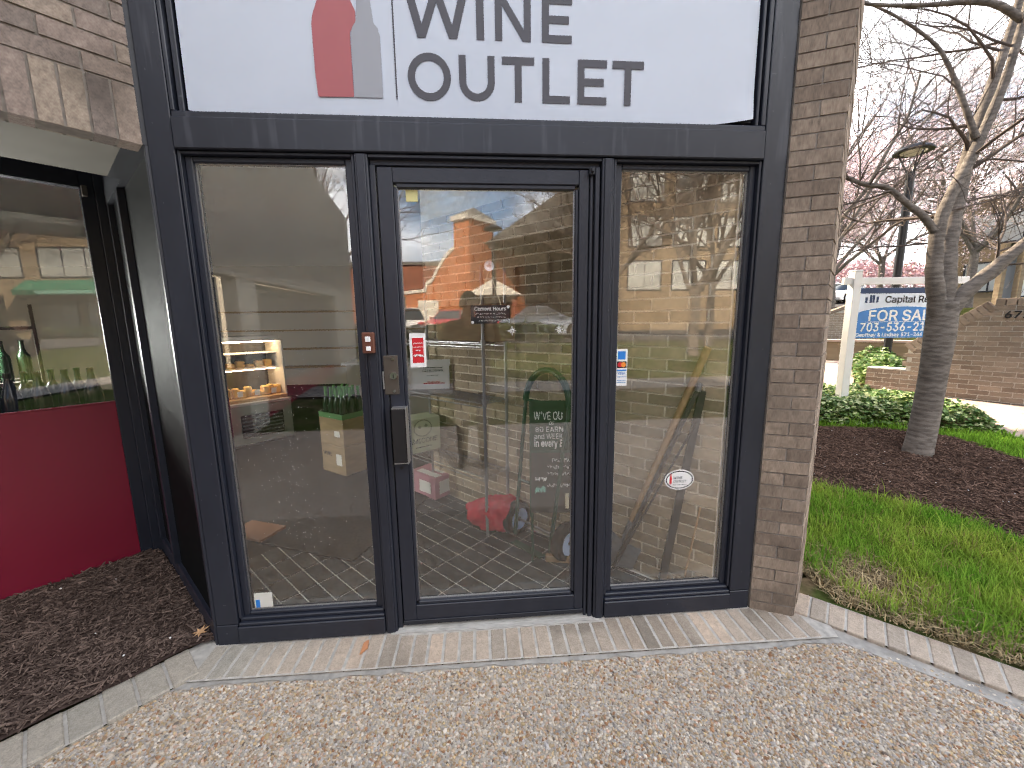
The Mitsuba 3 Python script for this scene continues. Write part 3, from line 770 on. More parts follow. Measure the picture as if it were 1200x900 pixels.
# side wall of the entrance bay, edge on to the camera
SA, SB_ = np.array([-0.925, -0.002]), np.array([-1.885, 0.958])
us = (SB_ - SA) / np.linalg.norm(SB_ - SA)
sw = thing('side_glazing', 'narrow dark side glazing running back from the left post to the display window', 'window')


def SWB(a0, a1, d0, d1, z0, z1, bev=0.002):
    M = np.eye(4); M[:2, 0], M[:2, 1], M[:2, 3] = us, np.array([us[1], -us[0]]), SA   # d positive: into the shop
    return tf(B(a0, a1, d0, d1, z0, z1, bev), M)


part(sw, 'sill', SWB(0.03, 1.3, 0.0, 0.06, -0.05, 0.10), NV)
part(sw, 'frame_post', SWB(0.0, 0.03, 0.0, 0.06, -0.05, 2.316), NV)
part(sw, 'frame_post', SWB(0.80, 0.86, -0.012, 0.05, 0.1002, 2.316), NV)
part(sw, 'frame_post', SWB(1.26, 1.30, -0.008, 0.06, 0.1002, 2.316), NV)
part(sw, 'dark_glass', SWB(0.03, 1.26, 0.02, 0.026, 0.10, 2.316, 0), pm('m_side_glass', (0.0035, 0.005, 0.0055), 0.7, 0.10))
part(sw, 'glass_edge_strip', SWB(0.862, 0.874, -0.006, 0.0195, 0.1004, 2.31, .001), 'm_bronze')
part(sw, 'header', SWB(0.0, 1.3, -0.01, 0.10, 2.3165, 3.0, 0), 'm_navy_dark')

# bottles standing behind the window
ORD = ['first', 'second', 'third', 'fourth', 'fifth', 'sixth', 'seventh', 'eighth', 'ninth', 'tenth']
BOT = [(0.0, 0.0), (0.034, 0.0), (0.0365, 0.004), (0.0375, 0.17), (0.035, 0.195), (0.022, 0.222), (0.0145, 0.245), (0.0135, 0.295), (0.0155, 0.296), (0.0155, 0.312), (0.0, 0.313)]
BIGB = [(0.0, 0.0), (0.042, 0.0), (0.046, 0.005), (0.046, 0.14), (0.043, 0.17), (0.030, 0.215), (0.020, 0.25), (0.0155, 0.285), (0.017, 0.287), (0.017, 0.315), (0.0, 0.316)]
bot_m, big_m = lathe(BOT, 16), lathe(BIGB, 16)
lab_m = lathe([(0.0379, 0.05), (0.0379, 0.13)], 16)
shelf = thing('window_shelf', 'dark shelf behind the display window, carrying two rows of wine bottles', 'shelf')
part(shelf, 'board', WB_(-1.9, -0.03, -0.32, -0.05, 0.975, 0.995), 'm_wooddark')
part(shelf, 'support', [WB_(-1.88, -1.86, -0.30, -0.07, 0.0, 0.9745), WB_(-0.07, -0.05, -0.30, -0.07, 0.0, 0.9745)], 'm_wooddark')
for r, (dd, n_, a0, pitch) in enumerate(((-0.12, 7, -0.085, 0.1135), (-0.235, 7, -0.14, 0.1135))):
    for k in range(n_):
        p = WP(a0 - k * pitch, dd, 0.9955)
        b = single('wine_bottle', tr(big_m if r == 0 else bot_m, *p), 'm_bottle_black' if r == 0 else 'm_bottle',
                   f"{'dark wine bottle in the front' if r == 0 else 'green wine bottle in the back'} row behind the display window, {ORD[k]} from right", 'bottle',
                   'front row bottles in the display window' if r == 0 else 'back row bottles in the display window', smooth=35)
rack = thing('bottle_rack', 'tall dark rack of wine bottles deep inside the shop, seen through the display window', 'rack')
for k in range(4):
    part(rack, 'shelf_board', WB_(-2.3, -0.3, -1.55, -1.15, 0.30 + 0.42 * k, 0.325 + 0.42 * k), 'm_wooddark')
for a0_ in (-.2998, -2.32):
    for d0_ in (-1.55, -1.175): part(rack, 'upright', WB_(a0_, a0_ + .02, d0_, d0_ + .025, 0.0, 1.75), 'm_wooddark')
for k in range(4):
    for q_ in range(8):
        p = WP(-0.37 - q_ * 0.102, -1.25 + 0.02 * math.sin(q_ * 3.1), 0.3255 + 0.42 * k)
        if k == 2: b = single('wine_bottle', tr(bot_m, *p), 'm_bottle', f'wine bottle on the rack deep inside the display window, {ORD[q_]} from right', 'bottle', 'bottles on the rack inside the shop', smooth=35)

lt = thing('shelf_lamp', 'lit white tube lamps on the rack behind the display window bottles', 'lamp')
for a_ in (-.62, -1.20):
    lk = part(lt, 'tube', tube([WP(a_, -1.20, 1.50), WP(a_ - .40, -1.20, 1.50)], .014, 8), 'm_white')
    scene[lk]['emitter'] = emit((165, 167, 158))
    part(lt, 'holder', tube([WP(a_ + .02, -1.20, 1.522), WP(a_ - .42, -1.20, 1.522)], .012, 6), 'm_white')

# ---------------------------------------------------------------- stickers and things on the glass
st = thing('red_sticker', 'red and white rectangular notice sticker on the door glass above the handle', 'sticker')
part(st, 'backing', tf(ext(sbox(0.103, 1.366, 0.171, 1.522).buffer(0.004).buffer(0), 0.001), frame((0, 0.0515, 0), (1, 0, 0), (0, 0, 1))), 'm_white')
part(st, 'print', tf(ext(sbox(0.111, 1.384, 0.164, 1.503), 0.0006), frame((0, 0.0503, 0), (1, 0, 0), (0, 0, 1))), 'm_red')
for k, (w_, z_) in enumerate(((0.046, 1.474), (0.050, 1.456), (0.020, 1.440))):
    part(st, 'print_line', tf(scribble(w_, 0.007, 1, 0.0011, k), frame((0.1375 - w_ / 2, 0.0492, z_), (1, 0, 0), (0, 0, 1))), 'm_white')
part(st, 'print_line', [tf(scribble(0.044, 0.013, 1, 0.0022, 9), frame((0.116, 0.0488, 1.412), (1, 0, 0), (0, 0, 1)))], 'm_white')

st = thing('card_sticker', 'tall payment card sticker with blue and orange patches on the right sidelight', 'sticker')
part(st, 'backing', B(1.113, 1.170, 0.0478, 0.0492, 1.246, 1.432), 'm_white')
part(st, 'blue_patch', B(1.121, 1.160, 0.0468, 0.0476, 1.380, 1.421), 'm_blue')
part(st, 'dark_patch', B(1.117, 1.166, 0.0468, 0.0476, 1.337, 1.370), 'm_ink')
e = affinity.scale(Point(0, 0).buffer(1, 20), .013, .013)
part(st, 'red_circle', tf(ext(affinity.translate(e, 1.133, 1.3535), .0006), frame((0, .0466, 0), (1, 0, 0), (0, 0, 1))), 'm_red')
part(st, 'orange_circle', tf(ext(affinity.translate(e, 1.150, 1.3535), .0006), frame((0, .0462, 0), (1, 0, 0), (0, 0, 1))), 'm_orange')
part(st, 'blue_band', B(1.117, 1.166, 0.0468, 0.0476, 1.321, 1.328), 'm_blue')
text_on(st, 'lettering', 'VISA', 0.012, (1.1415, 0.0476, 1.304), (1, 0, 0), (0, 0, 1), 'm_signblue', True, True)
part(st, 'print_line', [B(1.119, 1.164, .0468, .0476, z_, z_ + .003) for z_ in (1.290, 1.272, 1.262)], 'm_signblue')

st = thing('oval_sticker', 'white oval sticker with a black ring low on the right sidelight', 'sticker')
ov = lambda a, b: affinity.translate(affinity.scale(Point(0, 0).buffer(1, 40), a, b), 1.476, 0.730)
F2 = lambda y: frame((0, y, 0), (1, 0, 0), (0, 0, 1))
part(st, 'backing', tf(ext(ov(.081, .056), .001), F2(.0492)), 'm_white')
part(st, 'ring', tf(ext(ov(.0745, .0495).difference(ov(.0695, .0445)), .0006), F2(.0478)), 'm_ink')
part(st, 'bottle_emblem', tf(ext(Polygon([(1.422, .708), (1.434, .708), (1.434, .742), (1.431, .749), (1.431, .764), (1.425, .764), (1.425, .749), (1.422, .742)]), .0006), F2(.0478)), 'm_red')
text_on(st, 'lettering', 'WINE', 0.0135, (1.4415, 0.0478, 0.7345), (1, 0, 0), (0, 0, 1), 'm_letter')
text_on(st, 'lettering', 'OUTLET', 0.0135, (1.4415, 0.0478, 0.714), (1, 0, 0), (0, 0, 1), 'm_letter')
part(st, 'print_line', B(1.438, 1.515, .0472, .0478, .700, .703), 'm_letter')

st = thing('label_sticker', 'small pale sticker with a blue patch in the bottom corner of the left sidelight', 'sticker')
part(st, 'backing', B(-0.748, -0.660, 0.0478, 0.0492, 0.142, 0.222), 'm_labelpaper')
part(st, 'blue_patch', B(-0.742, -0.722, 0.0468, 0.0476, 0.142, 0.185), 'm_blue')
part(st, 'pink_patch', B(-0.718, -0.664, 0.0468, 0.0476, 0.160, 0.216), 'm_labelpink') if 'm_labelpink' in scene else None
single('yellow_tape', B(0.117, 0.170, 0.0490, 0.0500, 2.118, 2.168, 0), pm('m_tape', (0.62, 0.58, 0.28), 0.7), 'scrap of faded yellow tape in the upper left corner of the door glass', 'tape')
for k, (sx_, sz_, lbl) in enumerate(((0.822, 1.534, 'white starburst decal on the right part of the door glass, above the loop handle'), (0.592, 1.530, 'faint white starburst decal just below the hanging chalkboard'))):
    ms = []
    for a in range(8):
        an = a * math.pi / 4
        ms.append(tf(B(0.004, 0.021 - 0.006 * (a % 2), -.0018, .0018, 0, .0008), frame((sx_, .0505, sz_), (math.cos(an), 0, math.sin(an)), (-math.sin(an), 0, math.cos(an)))))
    single('starburst_decal', cat(ms), 'm_white', lbl, 'decal')

hk = thing('suction_hook', 'clear suction cup hook stuck on the door glass', 'hook')
part(hk, 'cup', tf(lathe([(0.024, 0), (0.022, .004), (0.010, .008), (0.006, .016), (0, .017)], 20), frame((0.487, 0.054, 1.836), (1, 0, 0), (0, 0, 1)) @ np.diag([1, 1, -1, 1])), 'm_clear_cup' if 'm_clear_cup' in scene else pm('m_clear_cup', (0.62, 0.62, 0.64), 0.2, 0.5, spec_trans=0.0))
part(hk, 'hook', tube(crom([(0.487, .07, 1.840), (0.487, .082, 1.828), (0.487, .088, 1.820), (0.487, .094, 1.828)]), .0025), 'm_wire')
cb = thing('hours_board', 'small black chalkboard with opening hours hanging by two cords inside the door glass', 'sign')
part(cb, 'board', B(0.394, 0.584, 0.074, 0.080, 1.566, 1.654, .001), 'm_black')
part(cb, 'cord', [tube([(0.487, .085, 1.824), (0.437, .079, 1.654)], .0022), tube([(0.487, .085, 1.824), (0.541, .079, 1.654)], .0022)], pm('m_cord', (0.66, 0.58, 0.42), 0.8))
text_on(cb, 'lettering', 'Current Hours', 0.017, (0.489, 0.0738, 1.629), (1, 0, 0), (0, 0, 1), 'm_white', True, True)
for k, z_ in enumerate((1.609, 1.593, 1.576)):
    part(cb, 'handwriting', tf(scribble(0.14 - .01 * k, 0.009, 1, 0.0012, 20 + k), frame((0.415 + .008 * k, 0.0735, z_), (1, 0, 0), (0, 0, 1))), 'm_white')
part(cb, 'corner_button', [tf(ext(Point(0, 0).buffer(.008), .001), frame((0.576, .0737, 1.646), (1, 0, 0), (0, 0, 1))), tf(ext(Point(0, 0).buffer(.007), .001), frame((0.402, .0737, 1.573), (1, 0, 0), (0, 0, 1)))], 'm_white')
# dried splashes on the left pane
g = np.random.default_rng(31); n = 260
xs = -0.47 + 0.055 * g.standard_normal(n) - 0.10 * (g.uniform(0, 1, n) < .25) + .0; zs = g.uniform(0.45, 1.45, n)
xs = np.where(g.uniform(0, 1, n) < .15, g.uniform(-.75, -.15, n), xs + 0.06 * np.sin(zs * 5))
keep_ = (xs > -0.755) & (xs < -0.145)
pos = np.stack([xs, 0 * xs + .0495, zs], 1)[keep_]
R_ = np.tile(np.eye(3), (len(pos), 1, 1))
part(sf, 'dried_splashes', many(IV, IF, pos, R_, np.stack([g.uniform(.0007, .0022, len(pos)), 0 * pos[:, 0] + .0003, g.uniform(.0007, .0028, len(pos))], 1)), 'm_whitepaper', kind='stuff', label='dried pale splash marks on the left pane')

# ---------------------------------------------------------------- inside the shop
RU, RV = np.array([-1, 1, 0]) / S2, np.array([1, 1, 0]) / S2     # along the brick wall (inwards), and towards it
RO = np.array([0.455, 0.872, 0.0])


def RP(u, v, z): return RO + RU * u + RV * v + np.array([0, 0, z])


def RB(u0, u1, v0, v1, z0, z1, bev=0.0):
    M = np.eye(4); M[:3, 0], M[:3, 1], M[:3, 2], M[:3, 3] = RU, RV, (0, 0, 1), RO
    return tf(B(u0, u1, v0, v1, z0, z1, bev), M)


ws = thing('wire_shelf', 'chrome wire shelving unit standing against the brick wall inside the door', 'shelf')
RD = 0.235
for u, v in ((0, 0), (0, RD), (0.92, 0), (0.92, RD)):
    p = part(ws, 'post', tube([RP(u, v, 0.0), RP(u, v, 1.95)], 0.0115, 10), 'm_wire')
    part(p, 'collar', cat([tube([RP(u, v, z_ - .02), RP(u, v, z_ + .02)], 0.0165, 10) for z_ in (0.45, 1.0, 1.43)]), 'm_rubber' if False else 'm_wire')
for z_ in (0.45, 1.0, 1.43):
    ms = [tube([RP(0, 0, z_), RP(.92, 0, z_)], .004, 5), tube([RP(0, RD, z_), RP(.92, RD, z_)], .004, 5), tube([RP(0, 0, z_), RP(0, RD, z_)], .004, 5), tube([RP(.92, 0, z_), RP(.92, RD, z_)], .004, 5),
          tube([RP(0, 0, z_ - .03), RP(.92, 0, z_ - .03)], .004, 5), tube([RP(0, RD, z_ - .03), RP(.92, RD, z_ - .03)], .004, 5)]
    for u in np.arange(0.025, .92, 0.028): ms.append(tube([RP(u, 0, z_ + .003), RP(u, RD, z_ + .003)], .0026, 4))
    part(ws, 'wire_deck', cat(ms), 'm_wire')

cx_ = thing('cardboard_carton', 'brown cardboard carton on the top deck of the wire shelf behind the chalkboard', 'box')
part(cx_, 'body', RB(-0.10, 0.50, 0.01, 0.225, 1.437, 1.69, .003), 'm_cardboard')
part(cx_, 'flap', [RB(-0.10, 0.50, -0.085, 0.008, 1.682, 1.686), RB(-0.10, 0.50, 0.227, 0.29, 1.682, 1.686)], 'm_cardboard')


def obox(M, w, d, h, mat, bev=.003):
    return tf(B(0, w, 0, d, 0, h, bev), M)


WM = frame((-0.175, 1.520, 1.0075), (0.985, 0.03, 0), (-0.03, 1, 0))
wb = thing('white_wine_carton', 'white printed wine carton with an open flap on the middle deck of the wire shelf', 'box')
part(wb, 'body', obox(WM, 0.34, 0.14, 0.20, 'm_whitebox'), 'm_whitebox')
part(wb, 'flap', tf(B(0.002, 0.338, -0.002, 0.0, 0.20, 0.255), WM @ np.array([[1, 0, .05, 0], [0, 1, .25, -.05], [0, 0, 1, 0], [0, 0, 0, 1.0]])), 'm_whitebox')
xr, zu = WM[:3, 0], np.array([0, 0, 1.0])
text_on(wb, 'lettering', 'CITACYRPA', 0.022, WM @ [0.205, -0.002, 0.145, 1.0] @ np.eye(4)[:, :3] if False else (WM @ np.array([0.205, -0.002, 0.150, 1]))[:3], xr, zu, 'm_ink', False, True)
part(wb, 'print_line', [tf(B(0.10, 0.29, -.002, -.001, .185, .190), WM), tf(B(0.15, 0.25, -.002, -.001, .120, .123), WM)], 'm_ink')
part(wb, 'red_print', [tf(B(0.12, 0.30, -.002, -.001, .048, .056), WM), tf(B(0.15, 0.26, -.002, -.001, .060, .066), WM)], 'm_red')

AM = frame((-0.215, 1.42, 0.4575), (0.84, 0.54, 0), (-0.54, 0.84, 0))
ab = thing('green_wine_carton', 'pale green wine carton with black capital lettering on the lower deck of the wire shelf', 'box')
part(ab, 'body', obox(AM, 0.33, 0.20, 0.30, 0), 'm_greenbox')
text_on(ab, 'lettering', 'AMICONE', 0.042, (AM @ np.array([0.165, -.002, 0.085, 1]))[:3], AM[:3, 0], zu, 'm_ink', False, True, squash=0.95)
ringp = affinity.scale(Point(0, 0).buffer(1, 30), .085, .075).difference(affinity.scale(Point(0, 0).buffer(1, 30), .076, .066))
part(ab, 'crest', [tf(ext(affinity.translate(ringp, .165, .215), .001), AM @ frame((0, -.001, 0), (1, 0, 0), (0, 0, 1))), tf(ext(affinity.translate(Point(0, 0).buffer(.014), .135, .225), .001), AM @ frame((0, -.001, 0), (1, 0, 0), (0, 0, 1))), tf(ext(affinity.translate(Point(0, 0).buffer(.014), .195, .235), .001), AM @ frame((0, -.001, 0), (1, 0, 0), (0, 0, 1)))], pm('m_crest', (0.22, 0.25, 0.16), 0.7))
part(ab, 'print_line', tf(B(.09, .24, -.002, -.001, .045, .051), AM), 'm_ink')

PM = frame((0.005, 1.512, 0.0015), (0.70, 0.72, 0), (-0.72, 0.70, 0))
pb = thing('pink_carton', 'pink cardboard wine box with white labels on the tiled floor', 'box')
part(pb, 'body', obox(PM, 0.25, 0.36, 0.20, 0, .004), 'm_pinkbox')
part(pb, 'label_patch', tf(B(.05, .20, -.002, -.001, .04, .16), PM), 'm_labelpaper')
part(pb, 'label_patch', tf(B(-.002, -.001, .06, .22, .04, .15), PM), 'm_labelpaper')
part(pb, 'tape', [tf(B(.03, .10, .02, .30, .2005, .2015), PM), tf(B(.13, .20, .05, .20, .2005, .2015), PM)], 'm_labelpaper')

# hand truck with a loop handle
HA, HB = np.array([0.655, 0.875, 0.13]), np.array([0.955, 0.505, 0.13])     # wheel centres
hx = (HB - HA) / np.linalg.norm(HB - HA); hy = np.array([-hx[1], hx[0], 0.0]); hy = hy if hy @ np.array([1, 1, 0]) > 0 else -hy   # hy towards the wall
hc = (HA + HB) / 2


def HP(a, b, z): return hc + hx * a + hy * b + np.array([0, 0, z - 0.13])


ht = thing('hand_truck', 'dark green hand truck with a tall loop handle and pale blue wheel hubs', 'hand truck')
lz = 1.02
for s in (-1, 1):
    part(ht, 'upright', tube([HP(s * .165, -.06, .06), HP(s * .195, 0.09, lz)], .014, 10), 'm_greenmetal')
arc = [HP(-.195 * math.cos(t), 0.09 + .02 * math.sin(t), lz + .225 * math.sin(t)) for t in np.linspace(0, math.pi, 22)]
part(ht, 'loop_handle', tube(arc, .0225, 12), 'm_greenmetal', True)
part(ht, 'crossbar', tube([HP(-.195, 0.089, lz), HP(.195, 0.089, lz)], .011, 8), 'm_greenmetal')
part(ht, 'crossbar', tube([HP(-.175, 0.0, .45), HP(.175, 0.0, .45)], .011, 8), 'm_greenmetal')
part(ht, 'axle', tube([HP(-.235, 0.02, .13), HP(.235, 0.02, .13)], .009, 8), 'm_steel')
M = np.eye(4); M[:3, 0], M[:3, 1], M[:3, 2], M[:3, 3] = hx, hy, (0, 0, 1), hc - [0, 0, .13]
part(ht, 'toe_plate', tf(B(-.16, .12, -.11, -.05, .004, .012, .002), M), 'm_greenmetal')
for s in (-1, 1):
    Mw = np.eye(4); Mw[:3, 0], Mw[:3, 1], Mw[:3, 2], Mw[:3, 3] = hy, (0, 0, 1), hx * 1, HP(s * .235, 0.02, .13)
    w_ = part(ht, 'wheel', tf(lathe([(.065, -.032), (.10, -.036), (.122, -.028), (.129, 0), (.122, .028), (.10, .036), (.065, .032)], 28), Mw), 'm_tyre', True)
    part(w_, 'hub', tf(cat([lathe([(.016, -.034), (.05, -.032), (.080, -.038)], 24), lathe([(.016, .034), (.05, .032), (.080, .038)], 24)]), Mw), 'm_hub', True, label='pale blue wheel hub')
    part(w_, 'bearing', tf(lathe([(0, -.036), (.016, -.034), (.016, .034), (0, .036)], 16), Mw), 'm_rubber')

# red cloth bag slumped on the toe plate
bm = trimesh.creation.icosphere(4)
v = np.array(bm.vertices)
v = np.sign(v) * np.abs(v) ** 0.72
v[:, 0] *= 0.215; v[:, 1] *= 0.13; v[:, 2] = v[:, 2] * 0.115 + 0.115
v[:, 2] += 0.05 * np.clip(v[:, 0] / .19, -1, 1) * (v[:, 2] > .08)
nn = meshkit.fbm(v * 11 + 4, 4, 3) - .5; fold = np.sin((v[:, 0] * 55 + v[:, 2] * 30 + 8 * nn)) * .007
d_ = v - [0, 0, .1]; d_ /= np.linalg.norm(d_, axis=1, keepdims=True)
v = v + d_ * (0.055 * nn + fold)[:, None]; v[:, 2] = np.maximum(v[:, 2], 0.0)
bm = trimesh.Trimesh(v, bm.faces, process=False)
bag = thing('red_bag', 'crumpled red cloth bag lying on the floor in front of the hand truck', 'bag')
M = frame((0.50, 0.99, 0.016), (0.80, -0.60, 0), (0.6, 0.8, 0))
part(bag, 'body', tf(bm, M), 'm_redcloth', True)
part(bag, 'tied_end', tf(trimesh.creation.icosphere(2).apply_scale((.05, .035, .04)).apply_translation((-.21, 0, .10)), M), 'm_redcloth', True)

# chalkboard sign leaning on the hand truck
ch = thing('chalkboard_sign', 'tall dark green chalkboard with white hand lettering leaning on the hand truck', 'sign')
CU = np.array([0.97, -0.10, 0.0]); CU /= np.linalg.norm(CU)
CO = np.array([0.738, 0.515, 0.0])
cv = np.array([0.0, 0.115, 1.0])
CM = frame(CO, CU, cv)
CMf = CM.copy()


def CBx(a0, a1, b0, b1, c0, c1): return tf(B(a0, a1, b0, b1, c0, c1), CM)


part(ch, 'upper_board', CBx(0.0, 0.275, 0.745, 1.07, 0, -.012), 'm_chalk')
part(ch, 'lower_board', CBx(0.0, 0.275, 0.33, 0.728, 0, -.012), 'm_chalkgrey')
part(ch, 'frame', [CBx(-0.006, 0.0, 0.30, 1.07, .002, -.014), CBx(0.275, 0.281, 0.30, 1.07, .002, -.014), CBx(0, .275, .7285, .7445, .003, -.014)], 'm_greenmetal')
part(ch, 'leg', [CBx(0.0, 0.016, 0.0, 0.33, -.002, -.014), CBx(0.259, 0.275, 0.0, 0.33, -.002, -.014)], 'm_greenmetal')
wu, wv, wn = CM[:3, 0], CM[:3, 1], CM[:3, 2]


def chalk(s, h, a, b, bold=False, width=None):
    o = (CM @ np.array([a, b, .0012, 1]))[:3]
    text_on(ch, 'lettering', s, h, o, wu, wv, 'm_white', bold, False, .0008, width=width)


chalk("W'VE OU", 0.052, 0.022, 0.945, width=.185); chalk('OF', 0.022, 0.12, 0.91); chalk('80 EARN', 0.034, 0.03, 0.865, width=.18); chalk('and WEEK', 0.034, 0.025, 0.82, width=.185); chalk('in every B', 0.046, 0.022, 0.768, True, width=.19)
for k, (a, b, w_) in enumerate(((.14, .665, .12), (.11, .62, .15), (.11, .575, .15), (.03, .54, .07), (.11, .50, .15))):
    part(ch, 'handwriting', tf(scribble(w_, .028, 1, .0022, 60 + k), CM @ frame((a, b, .002), (1, 0, 0), (0, 1, 0))), 'm_white')
part(ch, 'chalk_mark', tf(scribble(.06, .05, 1, .004, 80), CM @ frame((.03, .46, .002), (1, 0, 0), (0, 1, 0))), pm('m_chalkteal', (0.30, 0.60, 0.52), 0.8))
single('paper_tag', tf(B(.225, .248, .36, .46, .003, .005), CM), pm('m_cream', (0.66, 0.62, 0.45), 0.7), 'narrow cream paper tag stuck on the lower chalkboard', 'tag')
single('wood_block', tf(B(0, .16, 0, .035, 0, .045, .003), frame((0.83, 0.50, 0.0015), (0.97, -0.2, 0), (0.2, 0.97, 0))), 'm_wood', 'short block of pale wood on the floor in front of the hand truck wheel', 'block')

# tools leaning in the corner behind the right sidelight
sh = thing('shovel', 'shovel with a long wooden handle and grey blade leaning in the corner', 'shovel')
s0, s1 = np.array([1.335, 0.36, 0.30]), np.array([1.604, 0.075, 1.43])
part(sh, 'handle', tube([s0, s0 * .5 + s1 * .5 + [0, 0, .004], s1], [.020, .0195, .019], 12), 'm_wood', 40)
sd = (s1 - s0) / np.linalg.norm(s1 - s0)
part(sh, 'socket', tube([s0 - sd * .16, s0 - sd * .02, s0 + sd * .05], [.013, .021, .0205], 12), 'm_blade_metal', 40)
bl = []
nu, nv_ = 14, 14
side = np.cross(sd, [0.7, 0.7, 0.0]); side /= np.linalg.norm(side); nrm3 = np.cross(side, sd)
for a in np.linspace(0, 1, nv_):
    w_ = .115 * (1 if a < .72 else math.sqrt(max(0.02, 1 - ((a - .72) / .29) ** 2)))
    for b in np.linspace(-1, 1, nu):
        bl.append(s0 - sd * (.10 + .30 * a) + side * w_ * b + nrm3 * (.032 * b * b + .02 * a * a - .02))
bl = np.array(bl)
i, j = np.meshgrid(np.arange(nv_ - 1), np.arange(nu - 1), indexing='ij')
q = np.stack([i * nu + j, i * nu + j + 1, (i + 1) * nu + j + 1, (i + 1) * nu + j], -1).reshape(-1, 4)
fq = np.vstack([q[:, [0, 1, 2]], q[:, [0, 2, 3]]])
bl[:, 2] = np.maximum(bl[:, 2], .004)
part(sh, 'blade', trimesh.Trimesh(np.vstack([bl, bl + nrm3 * .003]), np.vstack([fq, fq[:, ::-1] + len(bl)]), process=False), 'm_blade_metal', True)
br = thing('iron_bar', 'dark iron bar leaning in the corner behind the shovel', 'bar')
part(br, 'shaft', tube([(1.26, .40, .012), (1.575, .098, 1.20)], .013, 10), 'm_wooddark')
part(br, 'tip', tube([(1.575, .098, 1.20), (1.585, .088, 1.24)], [.018, .012], 10), 'm_steel')
single('thin_rod', tube([(1.24, .37, .006), (1.57, .092, 1.02)], .006, 8), 'm_wooddark', 'thin dark rod leaning in the corner beside the iron bar', 'rod')
single('dark_plank', tf(B(-.035, .035, -.012, .012, 0, 1.24, .003), frame((1.465, .185, .002), (0.85, -0.52, 0), (-0.15, 0.05, 1)) @ np.array([[1, 0, 0, 0], [0, 0, 1, 0], [0, -1, 0, 0], [0, 0, 0, 1.0]]) @ np.array([[1, 0, 0, 0], [0, -1, 0, 0], [0, 0, -1, 0], [0, 0, 0, 1.0]])) if False else tube([(1.46, .17, .012), (1.60, .094, 1.20)], [.044, .038], 4, ell=.45), 'm_wooddark', 'wide dark paint spattered plank leaning in the right corner', 'plank')
single('pale_stick', tube([(1.56, .12, .01), (1.62, .078, .55)], .005, 6), 'm_wood', 'short pale stick leaning by the right post inside the glass', 'stick')

# floor mats
single('floor_mat', tf(B(0, 1.05, 0, 1.15, -.001, .008, .002), frame((-1.42, 1.02, 0.001), (0.93, -0.37, 0), (0.37, 0.93, 0))), 'm_darkfloor', 'dark door mat on the tiled floor behind the left sidelight', 'mat')
single('brown_board', tf(B(0, .34, 0, .22, 0, .02, .002), frame((-1.50, 1.05, .011), (0.93, -0.37, 0), (0.37, 0.93, 0))), pm('m_brownboard', (0.21, 0.095, 0.05), .7), 'small brown board lying on the dark mat behind the left sidelight', 'board')

# chilled display case with cheese
FX = np.array([0.70, 0.714, 0.0]); FX /= np.linalg.norm(FX)
FM = frame((-2.73, 3.24, 0.0), FX, (-FX[1], FX[0], 0))
fc = thing('display_case', 'pale green chilled display case with lit shelves of cheese inside the shop', 'display case')


def FB(a0, a1, b0, b1, c0, c1, bev=.003): return tf(B(a0, a1, b0, b1, c0, c1, bev), FM)


part(fc, 'base', FB(0, .76, 0, .75, .03, .54, .01), 'm_fridge')
part(fc, 'plinth', FB(.02, .74, .02, .73, .0, .03), 'm_black')
vt = part(fc, 'vent', FB(.14, .64, -.006, -.0005, .12, .42), 'm_black')
for k in range(6): part(vt, 'slat', FB(.15, .63, -.014, -.0065, .135 + k * .047, .152 + k * .047, .001), 'm_blade_metal')
part(fc, 'bumper', FB(-.005, .765, -.01, .70, .5402, .575, .004), 'm_trim')
part(fc, 'back_panel', FB(.0, .76, .70, .75, .5755, 1.36), 'm_wooddark')
part(fc, 'end_panel', [FB(0, .02, .10, .6998, .5755, 1.36), FB(.74, .76, .10, .6998, .5755, 1.36)], 'm_trim')
part(fc, 'top', FB(0, .76, .22, .75, 1.3602, 1.42, .004), 'm_trim')
part(fc, 'deck', FB(.0202, .7398, .06, .6998, .576, .62), 'm_wood')
part(fc, 'shelf', FB(.0202, .7398, .26, .6998, .98, .995), 'm_whitebox')
part(fc, 'shelf', FB(.0202, .7398, .30, .6998, 1.18, 1.192), 'm_whitebox')
part(fc, 'front_glass', trimesh.Trimesh([(FM @ np.array([a, b, c, 1]))[:3] for a, b, c in ((.0, .02, .58), (.76, .02, .58), (.76, .24, 1.36), (.0, .24, 1.36))], [(0, 1, 2), (0, 2, 3)], process=False), 'm_glass_clear')
lampk = part(fc, 'lamp', FB(.05, .71, .30, .34, 1.335, 1.355, 0), 'm_white', label='lit warm lamp tube under the top of the case')
scene[lampk]['emitter'] = emit((2.7, 1.9, 1.0))
lampk = part(fc, 'lamp', FB(.05, .71, .31, .335, .962, .974, 0), 'm_white', label='lit warm lamp tube under the shelf')
scene[lampk]['emitter'] = emit((2.4, 1.65, .85))
g = np.random.default_rng(12)
for k in range(9):
    a, c = .06 + .074 * k + g.uniform(-.01, .01), .622
    hh, ww = g.uniform(.06, .14), g.uniform(.05, .085)
    m = tf(B(0, ww, 0, g.uniform(.08, .14), 0, hh, .012), FM @ frame((min(a, .64), .12 + g.uniform(0, .1), c), (1, g.uniform(-.2, .2), 0), (0, 1, 0)))
    single('cheese', m, 'm_cheese', f'piece of yellow cheese on the bottom deck of the display case, {ORD[k]} from the left', 'cheese', 'cheeses on the bottom deck of the case', uv=uvconst(m, g.uniform(0, 1)))
for k in range(6):
    m = tf(B(0, .09, 0, .12, 0, g.uniform(.04, .10), .012), FM @ frame((.04 + .112 * k, .34, .9955), (1, 0, 0), (0, 1, 0)))
    single('cheese', m, 'm_cheese', f'piece of yellow cheese on the upper shelf of the display case, {ORD[k]} from the left', 'cheese', 'cheeses on the upper shelf of the case', uv=uvconst(m, g.uniform(0, 1)))
